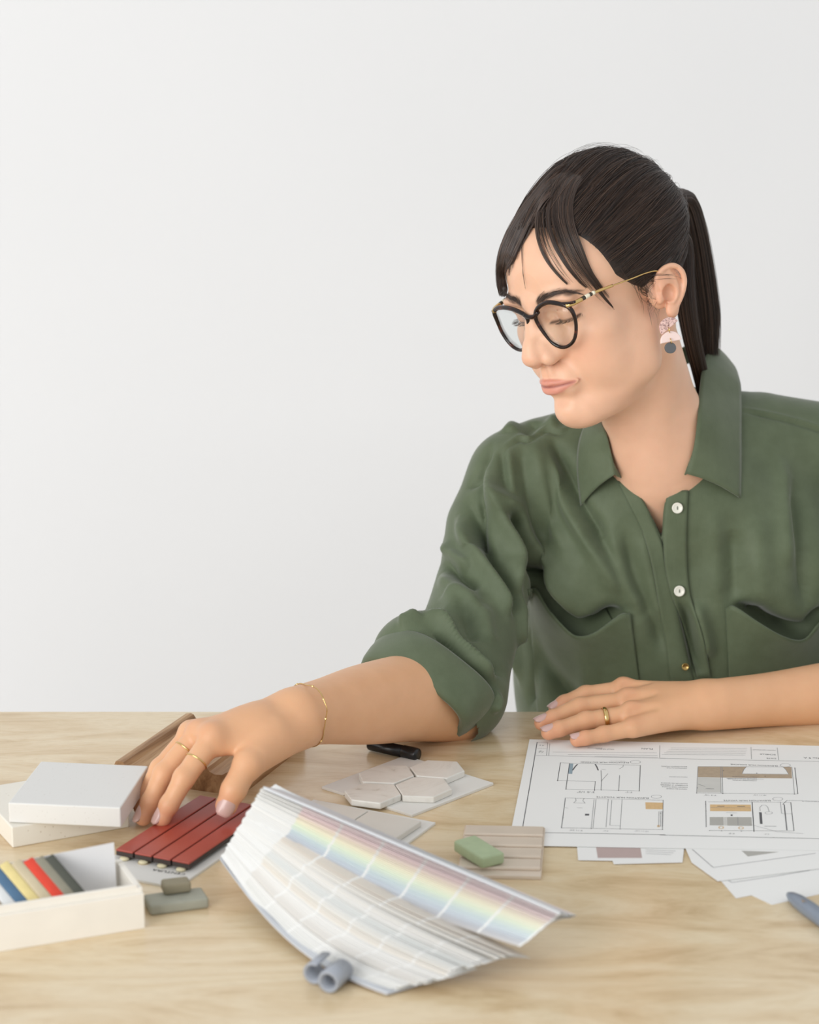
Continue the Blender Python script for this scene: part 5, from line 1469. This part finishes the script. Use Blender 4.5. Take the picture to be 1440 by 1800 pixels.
# covers: the far one behind all strips, the near one under them
grey = np.array(srgb(206, 210, 216)[:3])
A = tz(463, 1382, 0.091); B = tz(984, 1603, 0.050); d = B-A; back = np.array([-d[1], d[0], 0]); back /= np.linalg.norm(back); back = back if back[1] > 0 else -back
leaf('cover', A, B, np.array([0, 0, 0.0]), (back*0.034+np.array([0, 0, -0.0150]), back*0.012+np.array([0, 0, -0.0056])), 0.0022, lambda tt: grey, COVER)
A = tz(386, 1508, 0.0255); B = tz(680, 1746, 0.0026); bow = np.array([-0.002, -0.027, -0.006]); d = B-A; back = np.array([-d[1], d[0], 0]); back /= np.linalg.norm(back); back = back if back[1] > 0 else -back
leaf('cover', A, B, bow, (back*0.044, back*0.044), 0.0013, lambda tt: grey, COVER)
# grey rubber strap curled under the near cover
RUB = simple('grey_rubber', srgb(158, 163, 172), 0.45, 0.03)
def curl(c, ax, r0, r1, turns, width, th, phase):
    n = 60; v, f = [], []; ax = ax/np.linalg.norm(ax); u = np.cross(ax, (0, 0, 1)); u /= np.linalg.norm(u); w = np.cross(u, ax)
    for i in range(n):
        tt = i/(n-1); a = phase+tt*turns*2*math.pi; r = r0+(r1-r0)*tt
        dr = u*math.cos(a)+w*math.sin(a)
        for q in (c+dr*r-ax*width/2, c+dr*r+ax*width/2, c+dr*(r-th)+ax*width/2, c+dr*(r-th)-ax*width/2): v.append(q)
    for i in range(n-1):
        a = i*4
        for e in range(4): f.append((a+e, a+(e+1) % 4, a+4+(e+1) % 4, a+4+e))
    f += [(0, 1, 2, 3), tuple(4*(n-1)+e for e in (3, 2, 1, 0))]
    return v, f
sc = tz(592, 1716, 0.0075); sax = np.array([0.42, 0.90, 0.0])
o = recalc(mesh_obj('strap', *curl(tz(578, 1726, 0.0085)+sax*0.011, sax, 0.0083, 0.0079, 1.0, 0.024, 0.0022, 0.0), RUB, deck))
o = recalc(mesh_obj('strap', *curl(tz(552, 1711, 0.0085)+sax*0.010, sax, 0.0083, 0.0078, 0.86, 0.022, 0.0020, 1.2), RUB, deck))
# ------------------------------------------------------------------ drawings and loose sheets
PAPER = simple('drawing_paper', srgb(238, 238, 236), 0.8, 0.008, 12.0)
LINE = simple('grey_print', srgb(146, 146, 148), 0.8)
DLINE = simple('dark_print', srgb(92, 92, 95), 0.8)
TAN = simple('tan_print', srgb(178, 160, 138), 0.8, 0.06, 300.0)
ORANGE = simple('wood_print', srgb(218, 184, 136), 0.8, 0.05, 300.0)
GREYF = simple('grey_fill_print', srgb(178, 176, 170), 0.8, 0.02)
LGREY = simple('light_fill_print', srgb(206, 205, 200), 0.8, 0.02)
BLUEP = simple('blue_print', srgb(150, 168, 178), 0.8, 0.02)
PINKP = simple('mauve_print', srgb(186, 166, 162), 0.8, 0.02)
TEXTP = simple('text_print', srgb(112, 112, 115), 0.8)
def paper(label, px, z, curl=None, name='paper_sheet'):
    c = [on_table(x, y, z) for x, y in px]
    v = [*c, *[q-np.array([0, 0, 0.00012]) for q in c]]; n = len(c)
    f = [tuple(range(n)), tuple(range(2*n-1, n-1, -1))]+[(i, n+i, n+(i+1) % n, (i+1) % n) for i in range(n)]
    o = recalc(mesh_obj(name, v, f, PAPER, None, smooth=False)); tag(o, label, 'paper', 'sheets of drawings'); return o
class Ink:
    """flat print gathered per colour, laid a hair above its sheet"""
    def __init__(s, z, parent): s.z = z; s.p = parent; s.d = {}
    def quad(s, mat, pts, dz=0.0):
        v, f = s.d.setdefault(mat.name, ([], [], mat))[:2]; b = len(v)
        v += [on_table(x, y, s.z+0.00006+dz) for x, y in pts]; f.append(tuple(range(b, b+len(pts))))
    def line(s, mat, a, b, w=0.00045):
        A, B = on_table(*a, s.z), on_table(*b, s.z); d = B-A; L = np.linalg.norm(d)
        if L < 1e-6: return
        n = np.array([-d[1], d[0], 0])/L*w/2; e = np.array([0, 0, 0.00009])
        v, f = s.d.setdefault(mat.name, ([], [], mat))[:2]; b_ = len(v)
        v += [A+n+e, B+n+e, B-n+e, A-n+e]; f.append((b_, b_+1, b_+2, b_+3))
    def poly(s, mat, pts, w=0.00045, close=False):
        P = list(pts)+([pts[0]] if close else [])
        for a, b in zip(P[:-1], P[1:]): s.line(mat, a, b, w)
    def ellipse(s, mat, c, rx, ry, w=0.0004, n=20):
        s.poly(mat, [(c[0]+rx*math.cos(a), c[1]+ry*math.sin(a)) for a in np.linspace(0, 2*math.pi, n, endpoint=False)], w, True)
    def done(s):
        for nm, (v, f, mat) in s.d.items():
            o = mesh_obj('print', v, f, mat, s.p, smooth=False); o['kind'] = 'stuff'
z_low, z_mid, z_top = TZ+0.0004, TZ+0.0008, TZ+0.0013
s4 = paper('lowest loose sheet showing its corner nearest the pen', [(1330, 1500), (1262, 1560-14), (1357, 1590.5), (1440, 1572), (1560, 1545), (1560, 1480)], TZ+0.00025)
s3 = paper('loose sheet with a grey line and a corner pointing at the table front', [(1200, 1470), (1294, 1579), (1330, 1572), (1560, 1530), (1560, 1440)], z_low)
k = Ink(z_low, s3); k.poly(LINE, [(1281, 1548), (1287, 1551.5), (1365, 1540), (1424, 1530)], 0.0007); k.done()
s2 = paper('sheet with a mauve colour block sticking out below the main drawing', [(1013, 1470), (1016.5, 1512), (1077, 1513), (1079, 1519), (1200, 1516), (1205, 1470)], z_mid)
k = Ink(z_mid, s2); k.quad(PINKP, [(1048, 1489), (1126, 1490), (1129, 1508), (1051, 1508)])
for j in range(3): k.line(LINE, (1135, 1494+j*3.2), (1188-j*4, 1496+j*3.2), 0.0005)
k.done()
s1 = paper('tilted sheet with a thin frame line below the main drawing', [(1196, 1470), (1216, 1516), (1262, 1549), (1560, 1512), (1560, 1440)], z_mid+0.0002)
k = Ink(z_mid+0.0002, s1); k.poly(LINE, [(1217, 1493), (1254, 1525), (1434, 1500)], 0.0007); k.quad(GREYF, [(1304, 1495.5), (1370, 1497.5), (1315, 1505.5)]); k.done()
main = paper('large sheet of bathroom wall elevations lying in front of the resting hand', [(931, 1299.5), (899, 1457), (902, 1486), (1090, 1489.5), (1440, 1495), (1700, 1500), (1640, 1322), (1440, 1311)], z_top)
k = Ink(z_top, main)
C1 = lambda x, y: (890+x*0.19444, 1290+y*0.19444)
C2 = lambda x, y: (1160+x*0.19444, 1290+y*0.19444)
def L(mat, C, *pts, w=0.00045, close=False): k.poly(mat, [C(*p) for p in pts], w, close)
# sheet frame and title strip
L(DLINE, C1, (280, 75), (143, 880), w=0.0007); L(DLINE, C1, (143, 890), (1440, 912), w=0.0008); L(DLINE, C2, (0, 915), (1440, 948), w=0.0008)
k.line(DLINE, C2(1440, 948), (1660, 1482), 0.0008)
L(LINE, C1, (270, 195), (1440, 222), w=0.0006); L(LINE, C2, (0, 222), (1440, 250), w=0.0006)
L(LINE, C1, (282, 78), (375, 80), (365, 195), w=0.0005); L(LINE, C1, (395, 88), (385, 195)); L(LINE, C1, (282, 132), (368, 133))
L(LINE, C1, (1390, 105), (1388, 215)); L(LINE, C2, (825, 120), (830, 228)); L(LINE, C2, (1062, 125), (1075, 238))
for y0, xa, xb in ((165, 420, 1360), (188, 560, 1370), (206, 800, 1370)): L(LINE, C1, (xa, y0), (xb, y0+6), w=0.0005)
for j in range(5): L(LINE, C2, (100-j*20, 128+j*15), (790-j*4, 132+j*15), w=0.00045)
# elevation, upper left
L(DLINE, C1, (490, 262), (1215, 285)); L(DLINE, C1, (490, 262), (465, 424), w=0.0006); L(DLINE, C1, (572, 268), (540, 500), w=0.0006); L(DLINE, C1, (1213, 285), (1203, 515), w=0.0006)
L(LINE, C1, (465, 424), (808, 430)); L(DLINE, C1, (805, 430), (799, 510)); L(DLINE, C1, (858, 330), (862, 430), (858, 510)); L(DLINE, C1, (1026, 375), (1017, 512)); L(LINE, C1, (540, 500), (1203, 516))
L(DLINE, C1, (600, 330), (625, 295), (645, 275), w=0.0012); L(DLINE, C1, (805, 275), (820, 300), (832, 330), w=0.0012); L(LINE, C1, (862, 425), (920, 360)); L(LINE, C1, (1020, 318), (1055, 300), (1060, 282)); L(LINE, C1, (860, 320), (900, 325))
k.quad(BLUEP, [C1(*p) for p in ((572, 268), (607, 270), (597, 362), (563, 360))])
# elevation, lower left
L(DLINE, C1, (535, 580), (500, 850), w=0.0006); L(LINE, C1, (535, 580), (1420, 600)); L(LINE, C1, (795, 592), (768, 856)); L(LINE, C1, (812, 592), (785, 850)); L(LINE, C1, (922, 592), (903, 845)); L(LINE, C1, (955, 600), (937, 828), (1030, 832))
L(LINE, C1, (1048, 595), (1030, 860)); L(DLINE, C1, (1420, 598), (1413, 865)); L(DLINE, C1, (498, 850), (1415, 866), w=0.0005)
L(LINE, C1, (628, 580), (632, 605), (610, 625), (715, 628), (693, 605), (705, 582)); L(LINE, C1, (640, 668), (690, 670)); L(LINE, C1, (530, 668), (562, 672))
k.quad(ORANGE, [C1(*p) for p in ((1258, 618), (1420, 622), (1418, 682), (1262, 680))]); k.quad(DLINE, [C1(*p) for p in ((712, 722), (750, 722), (750, 738), (712, 738))])
for x in (1378, 1395, 1410): L(LINE, C1, (x+4, 700), (x, 840))
k.quad(ORANGE, [C1(*p) for p in ((1366, 824), (1388, 824), (1388, 842), (1366, 842))])
# elevation, upper right
L(DLINE, C2, (345, 296), (1190, 300)); k.quad(TAN, [C2(*p) for p in ((345, 296), (785, 296), (765, 320), (745, 362), (1165, 366), (1140, 325), (1120, 300), (1190, 300), (1196, 402), (345, 392))])
k.quad(LGREY, [C2(*p) for p in ((345, 394), (552, 397), (556, 530), (333, 528))]); L(LINE, C2, (565, 296), (570, 540)); L(LINE, C2, (552, 296), (555, 535)); L(LINE, C2, (345, 296), (333, 535)); L(DLINE, C2, (333, 535), (1245, 545)); L(LINE, C2, (1195, 300), (1218, 545)); L(DLINE, C2, (1222, 308), (1248, 540), w=0.0006)
L(LINE, C2, (785, 296), (760, 325), (745, 360), (1165, 364), (1140, 325), (1115, 300)); L(DLINE, C2, (345, 455), (410, 476)); L(DLINE, C2, (415, 496), (490, 498), w=0.0007); L(LINE, C2, (600, 403), (940, 412))
# elevation, lower right
L(LINE, C2, (440, 615), (1190, 620)); L(DLINE, C2, (415, 610), (420, 840), w=0.0005); L(DLINE, C2, (835, 615), (852, 882), w=0.0008); L(DLINE, C2, (1125, 640), (1150, 872), w=0.0009); L(DLINE, C2, (1185, 620), (1213, 873), w=0.0006); L(DLINE, C2, (450, 874), (1215, 878), w=0.0005); L(LINE, C2, (1090, 615), (1102, 720), (1195, 724))
k.quad(ORANGE, [C2(*p) for p in ((455, 638), (822, 640), (828, 700), (455, 698))]); k.quad(GREYF, [C2(*p) for p in ((452, 752), (575, 752), (578, 828), (452, 826))]); k.quad(GREYF, [C2(*p) for p in ((608, 752), (830, 753), (834, 832), (610, 829))]); k.quad(LGREY, [C2(*p) for p in ((578, 752), (606, 752), (608, 828), (580, 828))])
L(LINE, C2, (455, 668), (825, 670)); L(LINE, C2, (705, 752), (708, 830)); L(DLINE, C2, (520, 655), (585, 656), w=0.0012); L(DLINE, C2, (700, 656), (770, 657), w=0.0012); k.quad(DLINE, [C2(*p) for p in ((640, 728), (660, 728), (658, 742), (642, 742))]); L(LINE, C2, (600, 712), (700, 716))
L(DLINE, C2, (910, 710), (918, 815), w=0.0022); L(LINE, C2, (908, 700), (905, 665), (925, 645), (955, 645), (975, 660), (990, 705)); k.ellipse(LINE, C2(985, 715), 6.5, 2.2); L(DLINE, C2, (945, 835), (1055, 836), w=0.0006); L(LINE, C2, (815, 818), (860, 830), (1060, 885), (1300, 903)); L(DLINE, C2, (1112, 638), (1150, 602), (1290, 604))
for c_, r_ in (((555, 847), (4, 2.2)), ((735, 851), (4, 2.2))): k.ellipse(ORANGE, C2(*c_), *r_, w=0.0009)
for C, c_ in ((C1, (1168, 255)), (C1, (1358, 568)), (C2, (1135, 284)), (C2, (1067, 589))): k.ellipse(LINE, C(*c_), 9, 3.0)
for C, pts in ((C1, [(490, 262), (465, 424), (540, 500), (799, 510), (860, 508), (1017, 512), (1203, 515), (500, 850), (768, 856), (1030, 860), (1413, 865), (516, 757), (862, 425), (1398, 718)]), (C2, [(333, 535), (570, 540), (1218, 545), (1248, 540), (1222, 308), (1232, 405), (415, 610), (415, 635), (418, 697), (418, 742), (420, 838), (450, 874), (560, 877), (738, 880), (852, 882), (1213, 873), (1195, 724), (575, 332), (878, 355), (953, 383), (340, 488), (1118, 636), (918, 812)])):
    for p in pts:
        x, y = C(*p); k.quad(DLINE, [(x-1.2, y), (x, y-0.7), (x+1.2, y), (x, y+0.7)], 0.00004)
k.done()
zt_ = z_top+0.0001
for body, a, b in (('ELEVATION MUR DU FOND', C1(1108, 256), C1(672, 250)), ('ELEVATION MUR TOILETTE', C1(1288, 576), C1(815, 564)), ('ELEVATION MUR DOUCHE', C2(1065, 285), C2(640, 270)), ('ELEVATION MUR VANITE', C2(1000, 598), C2(575, 597))):
    text_px(body, a, b, zt_, DLINE, main, 1.15)
for body, a, b in (("ECHELLE 1/2\" = 1'-0\"", C1(1075, 246), C1(940, 242)), ("3'-0 1/2\"", C1(800, 520), C1(640, 516)), ("5'-2\"", C1(1140, 524), C1(1080, 521)), ("5'-11 3/4\"", C1(690, 870), C1(572, 864)), ("2'-0\"", C1(925, 876), C1(880, 872)), ("10'-11 1/2\"", C1(1285, 878), C1(1165, 872)),
                   ("REVETEMENT MURAL", C2(245, 293), C2(10, 290)), ("CERAMIQUE AU MUR", C2(245, 308), C2(60, 305)), ("MIROIR SUR MESURE", C2(248, 388), C2(85, 386)), ("COMPTOIR DE QUARTZ", C2(252, 447), C2(10, 440)), ("DOSSERET A VERIFIER", C2(252, 463), C2(5, 457)), ("ROBINETTERIE MURALE", C2(250, 480), C2(20, 474)), ("VANITE EN CHENE", C2(248, 497), C2(60, 492)),
                   ("TABLETTE EN CHENE", C2(880, 388), C2(655, 383)), ("NICHE ENCASTREE", C2(875, 403), C2(610, 400)), ("LUMINAIRE MURAL", C2(875, 420), C2(655, 416)), ("3'-3 1/2\"", C2(510, 551), C2(400, 548)), ("10'-11 1/2\"", C2(960, 551), C2(845, 548)), ("4'-0\"", C2(680, 897), C2(620, 894)), ("2'-2\"", C2(990, 904), C2(945, 901)), ("CERAMIQUE", C2(1440, 607), C2(1285, 603)),
                   ("SALLE DE BAIN", C1(975, 137), C1(812, 133)), ("ELEVATIONS", C1(868, 126), C1(735, 123)), ("A 4", C1(345, 102), C1(305, 98)), ("12", C1(340, 158), C1(305, 152)), ("PLAN", C1(1325, 130), C1(1225, 127)), ("NOTES GENERALES", C2(1045, 145), C2(840, 140)), ("ECHELLE", C2(1045, 183), C2(905, 178)), ("DATE", C2(1050, 218), C2(965, 215)), ("No 9 A", (1440, 1331.5), C2(1300, 209))):
    text_px(body, a, b, zt_, TEXTP, main, 1.25)
